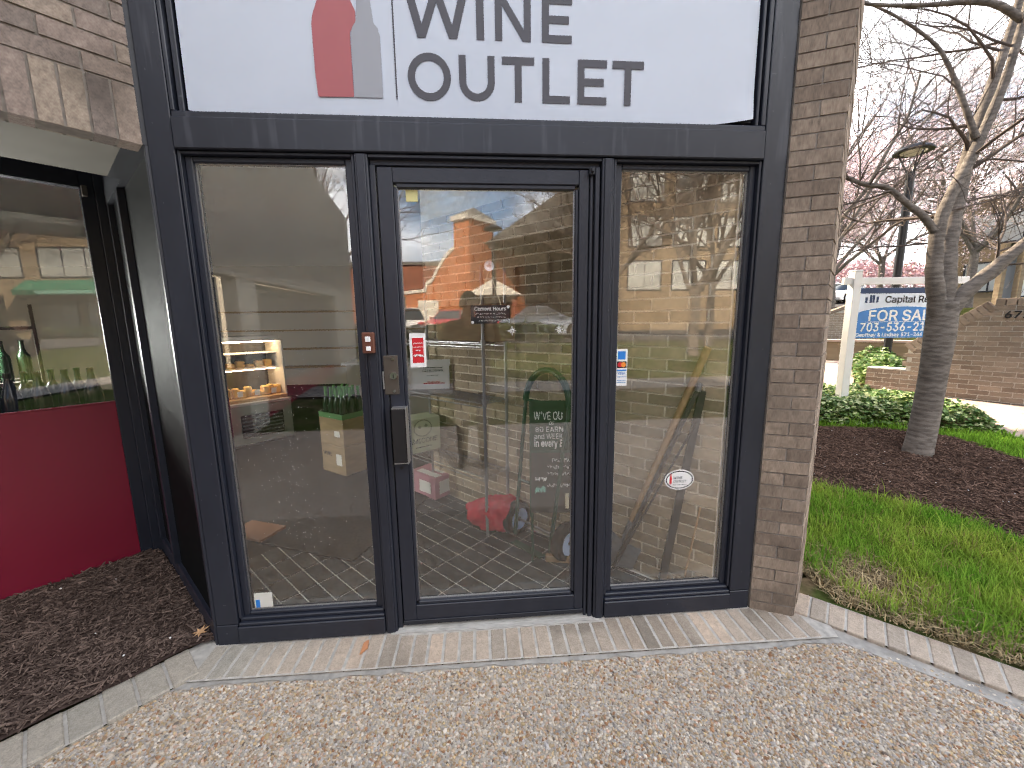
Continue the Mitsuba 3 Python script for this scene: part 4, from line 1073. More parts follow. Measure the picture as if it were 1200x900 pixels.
for k in range(3): single('price_card', FB(.16 + .2 * k, .22 + .2 * k, .095, .10, .65, .72, 0), 'm_whitepaper', f'small white price card among the cheeses in the display case, {ORD[k]} from the left', 'card', 'price cards in the display case')

# cases of wine with bottles standing in the top one
KM = frame((-1.30, 2.42, 0.0), (0.80, -0.60, 0), (0.6, 0.8, 0))
for k, (z0, z1, lbl) in enumerate(((0.0015, .31, 'lower brown wine case on the floor behind the left sidelight'), (.3115, .60, 'upper brown wine case with green bottles standing in it'))):
    cs = thing('wine_case', lbl, 'box')
    part(cs, 'body', tf(B(0, .40, 0, .33, z0, z1, .004), KM), 'm_cardboard')
    part(cs, 'label_patch', tf(B(.25, .34, -.002, -.0005, z0 + .10, z0 + .22 - .06 * k), KM), 'm_labelpaper')
    if k == 1:
        part(cs, 'rim', [tf(B(0, .40, 0, .004, .6002, .655), KM), tf(B(0, .40, .326, .33, .6002, .655), KM), tf(B(0, .004, .0042, .3258, .6002, .655), KM), tf(B(.396, .40, .0042, .3258, .6002, .655), KM)], pm('m_greencard', (0.08, 0.20, 0.07), .7))
        part(cs, 'label_patch', tf(B(-.003, -.001, .02, .15, .60, .665), KM), 'm_labelpaper')
    else:
        text_on(cs, 'lettering', 'WINE', .04, (KM @ np.array([.03, -.0015, .19, 1]))[:3], KM[:3, 0], zu, 'm_ink')
for a in range(4):
    for b in range(3):
        p = (KM @ np.array([.065 + .09 * a, .06 + .10 * b, .602, 1]))[:3]
        bt = thing('case_bottle', f'green bottle in the upper wine case, {ORD[a]} of the {["front", "middle", "back"][b]} row', 'bottle', 'bottles standing in the wine case')
        part(bt, 'glass', tr(lathe([(0.0, 0.0), (0.034, 0.0), (0.036, .004), (0.036, 0.13), (0.030, .17), (0.016, .22), (0, .221)], 14), *p), 'm_bottle', 35)
        part(bt, 'foil', tr(lathe([(0.0172, .205), (0.0155, 0.25), (0.0155, 0.315), (0.0, 0.316)], 14), *p), 'm_foil', 35)
ct = thing('shop_counter', 'pale shop counter behind the wine cases', 'counter')
part(ct, 'front', B(-1.6, -0.2, 4.3, 4.4, 0, .95, .004), 'm_trim'); part(ct, 'top', B(-1.65, -0.15, 4.25, 4.9, .9502, .985, .004), 'm_whitebox')
sr = thing('back_shelf', 'wooden shelves of wine along the back wall of the shop', 'shelf')
for k in range(4): part(sr, 'shelf_board', B(-6.5, -0.4, 8.3, 8.6, .5 + .45 * k, .53 + .45 * k), 'm_wood')
part(sr, 'side_panel', B(-6.53, -6.5002, 8.3, 8.6, 0, 2.2), 'm_wood'); part(sr, 'side_panel', B(-.3998, -.37, 8.3, 8.6, 0, 2.2), 'm_wood')

# ---------------------------------------------------------------- beds, lawn and planting
left_bed = Polygon([(-0.96, 0.0), (-1.0, 0.03), (-2.95, -1.95), (-4.9, -1.75), (-4.6, -1.8), (-1.98, 0.86), (-1.9, 0.95)])
left_bed = Polygon([(-0.93, 0.02), (-1.03, -0.02), (-2.9, -1.89), (-3.6, -0.75), (-1.98, 0.86), (-1.89, 0.95)])
struct('left_mulch_bed', sheet(left_bed, 0.004, 0.07, 0.03, 3), 'm_soil', True)
lawn_poly = Polygon([(2.12, 0.205), (2.275, 0.05), (4.10, -1.775), (9.6, -1.76), (9.6, 6.2), (6.6, 7.5), (2.44, 6.0), (2.42, 0.2)])
struct('lawn_soil', sheet(lawn_poly, -0.022, 0.12, 0.02, 5), dm('m_lawnsoil', lambda p, n, uv: mix((0.075, 0.095, 0.03), (0.17, 0.125, 0.075), smoothstep(0.42, 0.62, fbm(p.x * 5, p.y * 5, 3, 3))) * (0.6 + 0.7 * fbm(p.x * 50, p.y * 50, 3, 2))), True)
right_bed = Polygon([(2.44, 1.9), (2.75, 1.60), (3.27, 1.22), (3.52, 1.0), (3.757, .825), (3.93, .55), (4.02, .29), (4.4, -.3), (5.2, 0.2), (5.48, 1.27), (5.55, 1.97), (5.15, 2.33), (4.4, 2.62), (3.4, 3.2), (2.44, 3.5)])
struct('right_mulch_bed', sheet(right_bed, 0.012, 0.09, 0.05, 9), 'm_soil', True)


def chips(poly, pitch, L, z, g, tones, bump=0.0, seed=0, lim=None):
    X, Y = scatter(poly, pitch, g, 1.6)
    n = len(X)
    v = np.array([(-1, -1, -.6), (1, -.5, -1), (1, .6, -.5), (-1, 1, -1), (-.8, -.7, .8), (.9, -.6, 1), (.7, .8, .7), (-1, .7, 1)], float)
    f = np.array([(0, 2, 1), (0, 3, 2), (4, 5, 6), (4, 6, 7), (0, 1, 5), (0, 5, 4), (1, 2, 6), (1, 6, 5), (2, 3, 7), (2, 7, 6), (3, 0, 4), (3, 4, 7)])
    l = g.lognormal(0, .55, n) * L
    sc = np.stack([l, np.minimum(l * .4, g.uniform(.0018, .0055, n)), g.uniform(.0009, .0026, n)], 1)
    zz = z + H(X, Y) + (bump * (meshkit.fbm(np.stack([X * 5, Y * 5, 0 * X + seed], 1), 3) - .5) if bump else 0) + g.uniform(0, .012, n)
    m = many(v, f, np.stack([X, Y, zz], 1), rotmats(n, g, .55), sc)
    t = g.uniform(0, 1, (n, 1)) ** 1.6
    c = np.array(tones[0]) * (1 - t) + np.array(tones[1]) * t
    return m, np.repeat(c, 8, 0)


MT = ((0.060, 0.043, 0.037), (0.235, 0.172, 0.145))
m, c = chips(left_bed.buffer(-.012), 0.0115, .013, .008, np.random.default_rng(2), MT, .03, 3)
k = struct('left_mulch', m, 'm_attr', kind='stuff', label='dark brown shredded wood mulch in the bed below the red panel', color=c); labels[k]['category'] = 'mulch'
m, c = chips(right_bed.buffer(.02), 0.0155, .015, .016, np.random.default_rng(3), ((0.062, 0.040, 0.032), (0.24, 0.155, 0.122)), .05, 9)
k = struct('right_mulch', m, 'm_attr', kind='stuff', label='reddish brown shredded wood mulch round the tree', color=c); labels[k]['category'] = 'mulch'
g = np.random.default_rng(4)
for nm, poly, n, z, lbl in (('left_bed_pebbles', left_bed.buffer(-.08), 26, .018, 'a few small white pebbles lying in the mulch below the red panel'), ('right_bed_flecks', right_bed.buffer(-.1), 60, .02, 'pale flecks scattered over the mulch round the tree')):
    X, Y = scatter(poly, .12 if n < 30 else .25, g)
    s_ = g.permutation(len(X))[:n]
    pos = np.stack([X[s_], Y[s_], z + H(X[s_], Y[s_]) + .012], 1)
    k = struct(nm, many(IV, IF, pos, rotmats(len(pos), g, .4), g.uniform(.003, .007, (len(pos), 3)) * [1.2, 1, .5]), 'm_whitepaper', kind='stuff', label=lbl); labels[k]['category'] = 'pebbles'
# a dry leaf at the corner of the left bed and a brick chip on the edging
lf = []
for a, r in zip(np.linspace(0, 2 * np.pi, 15)[:-1], [.05, .018, .045, .015, .04, .015, .035, .012, .03, .014, .04, .016, .046, .018]): lf.append((r * math.cos(a), .7 * r * math.sin(a)))
m = ext(Polygon(lf), .0015); m.vertices[:, 2] += 3.0 * (m.vertices[:, 0] ** 2 + m.vertices[:, 1] ** 2)
single('dry_leaf', tf(m, frame((-1.03, .045, .028), (.8, .5, .2), (-.4, .8, .35))), pm('m_dryleaf', (0.50, 0.30, 0.16), .8), 'pale brown dry leaf curled at the corner of the left mulch bed', 'leaf')
single('brick_chip', tf(ext(Polygon([(0, 0), (.035, .03), (.04, .085), (.015, .07)]), .006), frame((-.185, -.135, -.0145), (.95, .2, 0), (-.2, .95, 0))), pm('m_chip', (0.48, 0.22, 0.11), .8), 'orange brick chip lying on the brick edging near the door', 'brick chip')


def blades(poly, pitch, hgt, g, keep=None, z=-.02, w=.0022, lean=.5):
    X, Y = scatter(poly, pitch, g, 1.5)
    if keep is not None:
        ok = keep(X, Y, g); X, Y = X[ok], Y[ok]
    n = len(X)
    h = hgt * g.lognormal(0, .35, n) * (.55 + .9 * meshkit.fbm(np.stack([X * 6, Y * 6, 0 * X], 1), 2))
    a = g.uniform(0, 2 * np.pi, n); l = h * g.uniform(.1, 1.0, n) * lean * 1.6
    dx, dy = np.cos(a), np.sin(a); sx, sy = -dy * w * g.uniform(.7, 1.6, n), dx * w * g.uniform(.7, 1.6, n)
    zb = z + H(X, Y)
    P = lambda u, t, s: np.stack([X + dx * l * u + sx * s, Y + dy * l * u + sy * s, zb + h * t], 1)
    V = np.stack([P(0, 0, 1), P(0, 0, -1), P(.3, .6, .85), P(.3, .6, -.85), P(1, .95, 0)], 1).reshape(-1, 3)
    F = (np.array([(0, 1, 3), (0, 3, 2), (2, 3, 4)])[None] + (np.arange(n) * 5)[:, None, None]).reshape(-1, 3)
    return trimesh.Trimesh(V, F, process=False), X, Y, n


g = np.random.default_rng(6)
near_grass = Polygon([(2.44, 0.42), (2.50, -0.09), (3.95, -1.55), (4.6, -1.0), (4.25, -.25), (4.0, .25), (3.9, .6), (3.7, .87), (3.3, 1.24), (2.75, 1.66), (2.44, 1.92)])


def kp(X, Y, g):
    bare = np.exp(-(((X - 2.72) / .24) ** 2 + ((Y - .12) / .20) ** 2))
    strip = np.clip(1 - (X + Y - 2.43) / .17, 0, 1) * (X < 3.3)
    return g.uniform(0, 1, len(X)) > np.maximum(bare * 1.15, strip * .9)


m, X, Y, n = blades(near_grass, .0085, .062, g, kp)
t = np.clip(meshkit.fbm(np.stack([X * 3.5, Y * 3.5, 0 * X + 3], 1), 3) * 2.2 - .62, 0, 1)[:, None]; u = g.uniform(0, 1, (n, 1))
c = np.array((.165, .35, .040)) * (1 - t) + np.array((.37, .47, .085)) * t
c = np.where(u < .07, np.array((.34, .27, .13)), c * g.uniform(.7, 1.25, (n, 1)))
k = struct('grass', m, 'm_blade', kind='stuff', label='bright green spring grass between the brick edging and the mulch', color=np.repeat(c, 5, 0)); labels[k]['category'] = 'grass'
# straw and dead leaves on the bare patch by the corner of the building
bare = Polygon([(2.39, -.02), (2.45, -.09), (3.9, -1.54), (3.95, -1.50), (3.2, -.62), (2.95, -.1), (2.95, .25), (2.75, .42), (2.44, .45)])
m, X, Y, n = blades(bare, .011, .03, g, None, -.016, .0026, 1.6)
c = np.array((.40, .30, .20)) * g.uniform(.35, 1.5, (n, 1)) * np.array([1, g.uniform(.9, 1.05), .95])
k = struct('dead_straw', m, 'm_attr', kind='stuff', label='dry straw and dead grass on the bare patch beside the brick corner', color=np.repeat(c, 5, 0)); labels[k]['category'] = 'straw'
back_grass = Polygon([(5.2, .1), (5.5, 1.25), (5.58, 1.98), (5.2, 2.36), (4.4, 2.66), (3.6, 3.1), (3.6, 3.3), (4.4, 2.95), (5.2, 2.55), (5.7, 2.2), (6.15, 1.85), (6.5, 1.2), (6.6, .2)])
m, X, Y, n = blades(back_grass, .015, .06, g, None, -.02, .004)
c = np.array((.22, .40, .05)) * g.uniform(.7, 1.4, (n, 1))
k = struct('back_grass', m, 'm_blade', kind='stuff', label='strip of bright grass between the mulch and the leafy ground cover', color=np.repeat(c, 5, 0)); labels[k]['category'] = 'grass'


def leaves(pos, L, g, cols, mat='m_leaf', tilt=.9):
    n = len(pos)
    v = np.array([(0, 0, 0), (.35, .42, .10), (.35, -.42, .10), (1.0, 0, -.05), (.45, 0, 0)], float)
    f = np.array([(0, 4, 1), (0, 2, 4), (1, 4, 3), (4, 2, 3)])
    s_ = g.lognormal(0, .25, n)[:, None] * L * np.ones((n, 3))
    m = many(v, f, pos, rotmats(n, g, tilt), s_)
    return m, np.repeat(cols, 5, 0)


def cover(poly, n, hgt, L, g, pale=.3):
    X, Y = scatter(poly, math.sqrt(poly.area / n), g, 1.2)
    n = len(X)
    mound = np.clip(np.array([poly.exterior.distance(Point(a, b)) for a, b in zip(X, Y)]) / .22, 0, 1) ** .5
    top = hgt * (.45 + .75 * meshkit.fbm(np.stack([X * 4.5, Y * 4.5, 0 * X], 1), 3)) * mound
    Z = H(X, Y) + top * g.uniform(.25, 1.0, n) ** .5
    t = g.uniform(0, 1, (n, 1))
    c = np.array((.045, .105, .024)) * (1 - t) + np.array((.15, .25, .06)) * t
    c = np.where(g.uniform(0, 1, (n, 1)) < pale, np.array((.42, .48, .24)) * g.uniform(.6, 1.35, (n, 1)), c)
    return leaves(np.stack([X, Y, Z], 1), L, g, c)


ivy = Polygon([(4.15, 2.98), (4.4, 2.78), (5.0, 2.52), (5.7, 2.17), (6.1, 1.9), (6.35, 2.2), (6.5, 2.9), (6.38, 3.4), (5.85, 4.0), (5.2, 4.6), (4.3, 3.9)])
m, c = cover(ivy, 15000, .27, .050, np.random.default_rng(8), .34)
k = struct('ground_cover', m, 'm_leaf', kind='stuff', label='low leafy ground cover with pale variegated leaves round the sign post', color=c); labels[k]['category'] = 'ground cover'
tufts = []
gg = np.random.default_rng(15)
for k in range(46):
    b0 = np.array([3.18, -.62, H(3.18, -.62) - .02]) + gg.normal(0, .035, 3) * [1, 1, 0]
    a = gg.uniform(0, 6.28); l = gg.uniform(.06, .15); h_ = gg.uniform(.05, .16)
    pts = [b0 + np.array([math.cos(a) * l * t, math.sin(a) * l * t, h_ * (1.9 * t - 1.2 * t * t)]) for t in np.linspace(0, 1, 6)]
    tufts.append(tube(pts, np.linspace(.0038, .0008, 6), 4, True, .25))
single('grass_tuft', cat(tufts), pm('m_tuft', (0.24, 0.30, 0.10), .6), 'pale tuft of long grass at the right edge of the brick edging', 'grass tuft')

walk = Polygon([(6.42, 3.42), (6.55, 2.9), (6.4, 2.2), (6.12, 1.86), (6.6, .9), (7.0, -.9), (9.3, -.9), (8.0, 1.9), (6.70, 4.08), (6.76, 4.35), (9.9, 7.4), (8.9, 8.6), (5.7, 5.0), (5.85, 4.05)])
struct('walkway', sheet(walk, .004, .25), 'm_walk')
struct('walkway_kerb', cat([prism([(5.95, 4.10), (6.66, 4.30), (6.62, 4.42), (5.9, 4.22)], .33, .44)]), 'm_concrete')

# ---------------------------------------------------------------- the brick garden wall with a house number
WD = np.array([.514, -.858]); WN = np.array([-.858, -.514]); W0 = np.array([6.716, 4.10])
gw = thing('garden_wall', 'brown brick garden wall with a sloping coping and a black house number', 'wall')


def wtop(s): return .76 if s < .455 else (1.10 + (min(s, 1.22) - .455) / .765 * .62 if s < 1.22 else 1.72)


def wp(s, z, d=0.0): return np.array([*(W0 + WD * s + WN * d), z])


MW = np.eye(4); MW[:3, 0], MW[:3, 1], MW[:3, 2], MW[:3, 3] = (*WD, 0), (0, 0, 1), np.cross((*WD, 0), (0, 0, 1)), (*W0, 0)
prof = Polygon([(0, .1), (5, .1), (5, 1.70), (1.22, 1.70), (.455, 1.08), (.455, .74), (0, .74)])
back_ = ext(prof, .24)
wn_out = np.cross((*WD, 0), (0, 0, 1))
MWb = MW.copy(); 
if wn_out @ np.array([*WN, 0]) > 0: MWb[:3, 3] -= wn_out * .24
core = part(gw, 'core', tf(back_, MWb), 'm_mortar_light')
bricks(core, W0, W0 + WD * 2.6, .27, 22, 'm_brick_far', 1, proud=.004, depth=.03, mask=lambda u, z: z < wtop(u) - (.05 if u > .455 else .02) - (.02 if .455 < u < 1.22 else 0), limit=295)
# coping bricks
cs_ = np.array([.765, .62]); cl = np.linalg.norm(cs_); cs_ /= cl
for k in range(14):
    a = .4555 + .0 + k * cl / 14 * cs_[0]; z = 1.08 + k * cl / 14 * cs_[1]
    Mc = np.eye(4); Mc[:3, 0] = [*(WD * cs_[0]), cs_[1]]; Mc[:3, 1] = [*WN, 0]; Mc[:3, 2] = np.cross(Mc[:3, 0], Mc[:3, 1]); Mc[:3, 3] = wp(a, z)
    if Mc[2, 2] < 0: Mc[:3, 2] *= -1
    m = tf(B(.003, cl / 14 - .004, -.25, .012, -.07, .075, .004), Mc); part(gw, 'coping_brick', m, 'm_brick_far', uv=uvconst(m, rng.uniform(0, 1)))
for k in range(30):
    Mc = np.eye(4); Mc[:3, 0] = [*WD, 0]; Mc[:3, 1] = [*WN, 0]; Mc[:3, 3] = wp(1.235 + k * .095, 1.70)
    m = tf(B(.003, .088, -.25, .010, -.005, .09, .004), Mc); part(gw, 'coping_brick', m, 'm_brick_far', uv=uvconst(m, rng.uniform(0, 1)))
part(gw, 'ledge', tf(B(0, .45, -.25, .004, .742, .762, .003), np.array([[WD[0], WN[0], 0, W0[0]], [WD[1], WN[1], 0, W0[1]], [0, 0, 1, 0], [0, 0, 0, 1]])), 'm_trim')
text_on(gw, 'house_number', '672', .088, wp(1.325, 1.53, .012), (*WD, 0), zu, 'm_black', True, False, .01, width=.215)
# beds and stair walls behind it
m, c = cover(Polygon([(6.75, 4.25), (7.1, 3.75), (8.6, 5.2), (8.2, 5.9)]), 3500, .45, .065, np.random.default_rng(9), .2)
k = struct('planter_cover', m, 'm_leaf', kind='stuff', label='leafy shrubs in the planter behind the low end of the garden wall', color=c); labels[k]['category'] = 'ground cover'
sw2 = thing('stair_wall', 'tan brick stair wall with a sloping coping behind the sign post', 'wall')
a_, b_ = np.array([9.1, 10.2]), np.array([12.2, 9.25])
u_ = (b_ - a_) / np.linalg.norm(b_ - a_)
Ms = np.eye(4); Ms[:2, 0], Ms[:3, 1], Ms[:3, 2], Ms[:2, 3] = u_, (0, 0, 1), np.cross((*u_, 0), (0, 0, 1)), a_
core = part(sw2, 'core', tf(ext(Polygon([(0, .3), (3.2, .3), (3.2, 2.15), (0, 0.85)]), .22), Ms), 'm_mortar_light')
bricks(core, a_ + Ms[:2, 2] * .22, b_ + Ms[:2, 2] * .22, .40, 26, 'm_brick_far', 1, proud=.004, depth=.02, mask=lambda u, z: z < .80 + u * .406, tone=(.45, 1))
part(sw2, 'coping', tf(ext(Polygon([(-.02, .85), (3.2, 2.152), (3.2, 2.25), (-.02, .95)]), .27), Ms @ np.array([[1, 0, 0, 0], [0, 1, 0, 0], [0, 0, 1, -.025], [0, 0, 0, 1.0]])), 'm_brick_far', uv=None)
sw3 = thing('ramp_wall', 'tan brick ramp wall with a pale concrete cap behind the lamp post', 'wall')
part(sw3, 'body', wall_slab((8.1, 6.7), (9.6, 5.3), .4, 1.02, .25), 'm_tan_brick')
part(sw3, 'cap', tf(B(-.03, 2.1, -.28, .03, 0, .05, .004), np.array([[.731, -.682, 0, 8.1], [-.682, -.731, 0, 6.7], [0, 0, 1, 1.0205], [0, 0, 0, 1]])), 'm_walk')
sw4 = thing('upper_ramp', 'pale concrete ramp rising behind the garden wall beside the tree trunk', 'ramp')
part(sw4, 'slab', prism([(8.6, 4.6), (10.2, 3.2), (11.6, 4.9), (10.4, 6.0)], .4, 1.55), 'm_concrete')
part(sw4, 'side_wall', [wall_slab((10.3, 4.6), (12.8, 3.4), 1.0, 2.25, .2)], 'm_tan_brick')
part(sw4, 'rail_coping', tube([(10.3, 4.5, 1.6), (11.2, 4.1, 2.25), (12.8, 3.35, 2.3)], .06, 6), 'm_trim')

# ---------------------------------------------------------------- the for sale sign
fs = thing('for_sale_sign', 'white post with a blue and white for sale board hanging from its arm', 'sign')
FU = np.array([.9987, -.051, 0.0]); FN = np.array([-.051, -.9987, 0.0])
MF = np.eye(4); MF[:3, 0], MF[:3, 1], MF[:3, 2], MF[:3, 3] = FU, -FN, (0, 0, 1), (5.375, 3.13, 0)
FSB = lambda a0, a1, d0, d1, z0, z1, bev=.003: tf(B(a0, a1, -d1, -d0, z0, z1, bev), MF)
part(fs, 'post', FSB(-.052, .052, -.052, .052, .2, 2.15), 'm_white')
part(fs, 'post_cap', FSB(-.058, .058, -.058, .058, 2.1505, 2.175, .01), 'm_white')
part(fs, 'arm', [FSB(-.16, -.0525, -.025, .025, 1.99, 2.08), FSB(.0525, 1.53, -.025, .025, 1.99, 2.08)], 'm_white')
bd = part(fs, 'board', FSB(.075, 1.305, -.006, .006, 1.285, 1.945, .001), 'm_signwhite')
FO = lambda a, z, d=.0075: (np.array([5.375, 3.13, 0]) + FU * a + FN * d + np.array([0, 0, z]))
fo = lambda poly, d=.0066, t=.0008: tf(ext(poly, t), frame(FO(0, 0, d), FU, zu))
part(bd, 'top_band', fo(sbox(.076, 1.872, 1.304, 1.944)), 'm_signnavy')
arc_ = [(a, 1.545 + .155 * math.sqrt(max(0, 1 - ((a - .69) / .70) ** 2))) for a in np.linspace(.076, 1.304, 30)]
part(bd, 'blue_field', fo(Polygon([(.076, 1.286)] + arc_ + [(1.304, 1.286)])), 'm_signblue')
for k, (a, h_) in enumerate(((.165, .075), (.225, .10), (.262, .10), (.315, .08))):
    part(bd, 'column_emblem', fo(sbox(a, 1.752, a + .032, 1.752 + h_)), 'm_signnavy')
text_on(bd, 'lettering', 'Capital Realty', .085, FO(.43, 1.752), FU, zu, 'm_ink', True, width=.82)
text_on(bd, 'lettering', 'FOR SALE', .135, FO(.22, 1.517), FU, zu, 'm_white', True, width=.96)
part(bd, 'rule', fo(sbox(.205, 1.497, 1.20, 1.503), .0075), 'm_white')
text_on(bd, 'lettering', '703-536-2100', .108, FO(.125, 1.378), FU, zu, 'm_white', True, width=1.08)
text_on(bd, 'lettering', 'Geoffrey & Lindsay 571-266-40', .046, FO(.085, 1.306), FU, zu, 'm_white', True, width=1.05)

# ---------------------------------------------------------------- lamp posts


def lamp_post(x, y, z0, zt, label, r=.065):
    l = thing('lamp_post', label, 'street lamp', None)
    part(l, 'pole', tube([(x, y, z0 - .1), (x, y, zt)], r, 14), 'm_black', 40)
    for a in (.4, 2.5, 4.6):
        part(l, 'bracket', tube([(x + r * .7 * math.cos(a), y + r * .7 * math.sin(a), zt - .02), (x + .2 * math.cos(a), y + .2 * math.sin(a), zt + .33)], .014, 6), 'm_black')
    part(l, 'shade', tr(lathe([(0, .12), (.12, .10), (.24, .05), (.29, .0), (.285, -.02), (.05, -.012), (0, -.012)], 24), x, y, zt + .36), 'm_black', 40)
    part(l, 'diffuser', tr(lathe([(0, -.07), (.1, -.06), (.18, -.02), (.2, -.0125)], 20), x, y, zt + .36), 'm_trim', True)


lamp_post(8.33, 5.28, .45, 4.15, 'black lamp post with a dish shade standing behind the for sale sign')
lamp_post(0.92, -10.6, .4, 3.95, 'black lamp post with a dish shade mirrored in the door glass')

# ---------------------------------------------------------------- trees


def branch(p, d, L, r, lev, g, out, up=.25, wig=.18, kids=(5, 5, 4), rmin=.0022, fork=.62, sides=(8, 6, 4, 3, 3)):
    n = 6
    pts = [np.array(p, float)]; d = np.array(d, float); d /= np.linalg.norm(d)
    for i in range(n):
        d = d + g.normal(0, wig, 3) + [0, 0, up * .25]; d /= np.linalg.norm(d)
        pts.append(pts[-1] + d * L / n)
    rad = np.maximum(np.linspace(r, r * .35, n + 1), rmin * .6)
    out.append((lev, tube(pts, rad, sides[min(lev, 4)], cap=False), pts, rad))
    if lev >= len(kids): return
    for k in range(kids[lev]):
        t = g.uniform(.25, 1.0); i = min(int(t * n), n - 1)
        q = pts[i] + (pts[i + 1] - pts[i]) * (t * n - i)
        dd = pts[i + 1] - pts[i]; dd /= np.linalg.norm(dd)
        s = np.cross(dd, g.normal(0, 1, 3)); s /= np.linalg.norm(s)
        branch(q, dd * g.uniform(.6, 1.0) + s * g.uniform(.5, 1.0), L * fork * g.uniform(.7, 1.15), max(rad[i] * .55, rmin), lev + 1, g, out, up, wig, kids, rmin, fork, sides)


def bare_tree(x, y, z, h, r, label, seed, group=None, kids=(9, 6, 5), blossom=0, col=None, spread=.55, lean=(0, 0), lsize=.035, rmin=.004, n_main=5):
    g = np.random.default_rng(seed)
    t = thing('blossom_tree' if blossom else 'bare_tree', label, 'tree', group)
    th = h * .28
    pts = [np.array([x + lean[0] * a, y + lean[1] * a, z - .15 + (th + .15) * a]) + (g.normal(0, .02, 3) if 0 < a < 1 else 0) for a in np.linspace(0, 1, 6)]
    part(t, 'trunk', tube(pts, np.linspace(r * 1.15, r * .8, 6), 12, False), 'm_bark', 50)
    out = []
    for k in range(n_main):
        a = k * 2 * math.pi / n_main + g.uniform(-.5, .5)
        d = np.array([spread * math.cos(a), spread * math.sin(a), g.uniform(.8, 1.2)])
        branch(pts[-1] - [0, 0, g.uniform(0, th * .25)], d, h * .62 * g.uniform(.8, 1.1), r * .5, 0, g, out, .25, .12, kids, rmin)
    part(t, 'limbs', cat([o[1] for o in out if o[0] == 0]), 'm_bark', 50)
    part(t, 'crown', cat([o[1] for o in out if o[0] > 0]), 'm_twig')
    if blossom:
        tips = np.vstack([np.array(o[2][2:]) for o in out if o[0] >= 2])
        pos = tips[g.integers(0, len(tips), blossom)] + g.normal(0, .09, (blossom, 3))
        cols = np.array(col) * g.uniform(.75, 1.2, (blossom, 1)) + g.uniform(0, .08, (blossom, 1))
        m, c = leaves(pos, lsize, g, np.clip(cols, 0, .9), tilt=3.1)
        part(t, 'blossom', m, 'm_attr', kind='stuff', label='pink spring blossom', color=c)
    return t


g = np.random.default_rng(21)
mt = thing('young_tree', 'leafless tree with a smooth banded grey trunk rising from the mulch bed', 'tree')
base = crom([(4.79, 1.62, .10), (4.808, 1.638, .25), (4.865, 1.669, .42), (4.96, 1.73, .85), (5.045, 1.79, 1.28), (5.09, 1.83, 1.55), (5.10, 1.85, 1.70)], 5)
rad = np.interp(base[:, 2], [.1, .2, .3, .5, 1.0, 1.4, 1.7], [.138, .119, .113, .109, .107, .120, .115])
part(mt, 'trunk', tube(base, rad, 18, True), 'm_bark', True)
LIMBS = {
    'l': ([(5.06, 1.80, 1.40), (5.028, 1.83, 1.642), (4.975, 1.86, 1.95), (4.972, 1.88, 2.137), (5.014, 1.92, 2.435), (5.133, 1.96, 2.724), (5.359, 2.0, 3.131), (5.579, 2.03, 3.665), (5.692, 2.05, 4.04), (5.82, 2.08, 4.7), (5.9, 2.1, 5.4)], (.080, .024)),
    'm': ([(5.09, 1.85, 1.50), (5.147, 1.90, 1.913), (5.199, 1.97, 2.254), (5.322, 2.05, 2.679), (5.47, 2.13, 3.104), (5.655, 2.21, 3.588), (5.82, 2.28, 3.961), (6.05, 2.36, 4.547), (6.2, 2.4, 5.4)], (.098, .028)),
    'r': ([(5.10, 1.83, 1.48), (5.22, 1.82, 1.72), (5.36, 1.80, 1.88), (5.56, 1.77, 2.08), (5.80, 1.74, 2.30), (6.05, 1.70, 2.52), (6.6, 1.6, 3.2), (7.0, 1.5, 4.2)], (.080, .022)),
    'r2': ([(5.40, 1.80, 1.90), (5.60, 1.84, 1.98), (5.78, 1.88, 2.10), (6.0, 1.92, 2.30), (6.5, 2.0, 2.9)], (.045, .014)),
    'low': ([(4.99, 1.90, 2.36), (4.87, 1.95, 2.55), (4.753, 2.0, 2.669), (4.551, 2.05, 2.843), (4.354, 2.11, 2.896), (4.124, 2.17, 3.002), (3.859, 2.22, 3.073), (3.5, 2.3, 3.3)], (.036, .012)),
    'up': ([(5.376, 2.0, 3.3), (5.30, 2.05, 3.55), (5.254, 2.1, 3.746), (5.175, 2.16, 4.003), (5.052, 2.23, 4.261), (4.758, 2.34, 4.546), (4.5, 2.5, 4.8)], (.030, .009)),
    'hor': ([(5.74, 2.06, 4.40), (5.533, 2.12, 4.553), (5.32, 2.2, 4.624), (4.933, 2.3, 4.647), (4.461, 2.388, 4.695), (4.1, 2.45, 4.80)], (.034, .010)),
}
tw = []
for kk, (pts, (ra, rb)) in LIMBS.items():
    c_ = crom(pts, 5)
    r_ = np.linspace(ra, rb, len(c_)) * (1 + .05 * np.sin(np.arange(len(c_)) * 1.7))
    part(mt, 'limb', tube(c_, r_, 12, True), 'm_bark', True)
    for k in range(7 if kk in 'lmr' else 5):
        i = int(g.uniform(.35, .98) * (len(c_) - 2))
        dd = c_[i + 1] - c_[i]; dd /= np.linalg.norm(dd)
        s = np.cross(dd, g.normal(0, 1, 3)); s /= np.linalg.norm(s)
        branch(c_[i], dd * .5 + s, g.uniform(.6, 1.5), max(.005, r_[i] * .33), 1, g, tw, .1, .16, (0, 5, 4), .0026)
for a, b in (((5.02, 1.95, 2.30), (4.2, 2.3, 2.2)), ((5.3, 2.0, 2.7), (6.8, 1.6, 3.0)), ((5.4, 2.1, 3.1), (7, 1.7, 3.4)), ((4.6, 2.05, 2.82), (3.9, 2.5, 2.55)), ((5.1, 1.95, 2.6), (6.6, 2.2, 2.75))):
    a, b = np.array(a), np.array(b)
    branch(a, b - a, np.linalg.norm(b - a), .011, 1, g, tw, .05, .10, (0, 6, 4), .0026)
part(mt, 'twigs', cat([o[1] for o in tw]), 'm_twig')

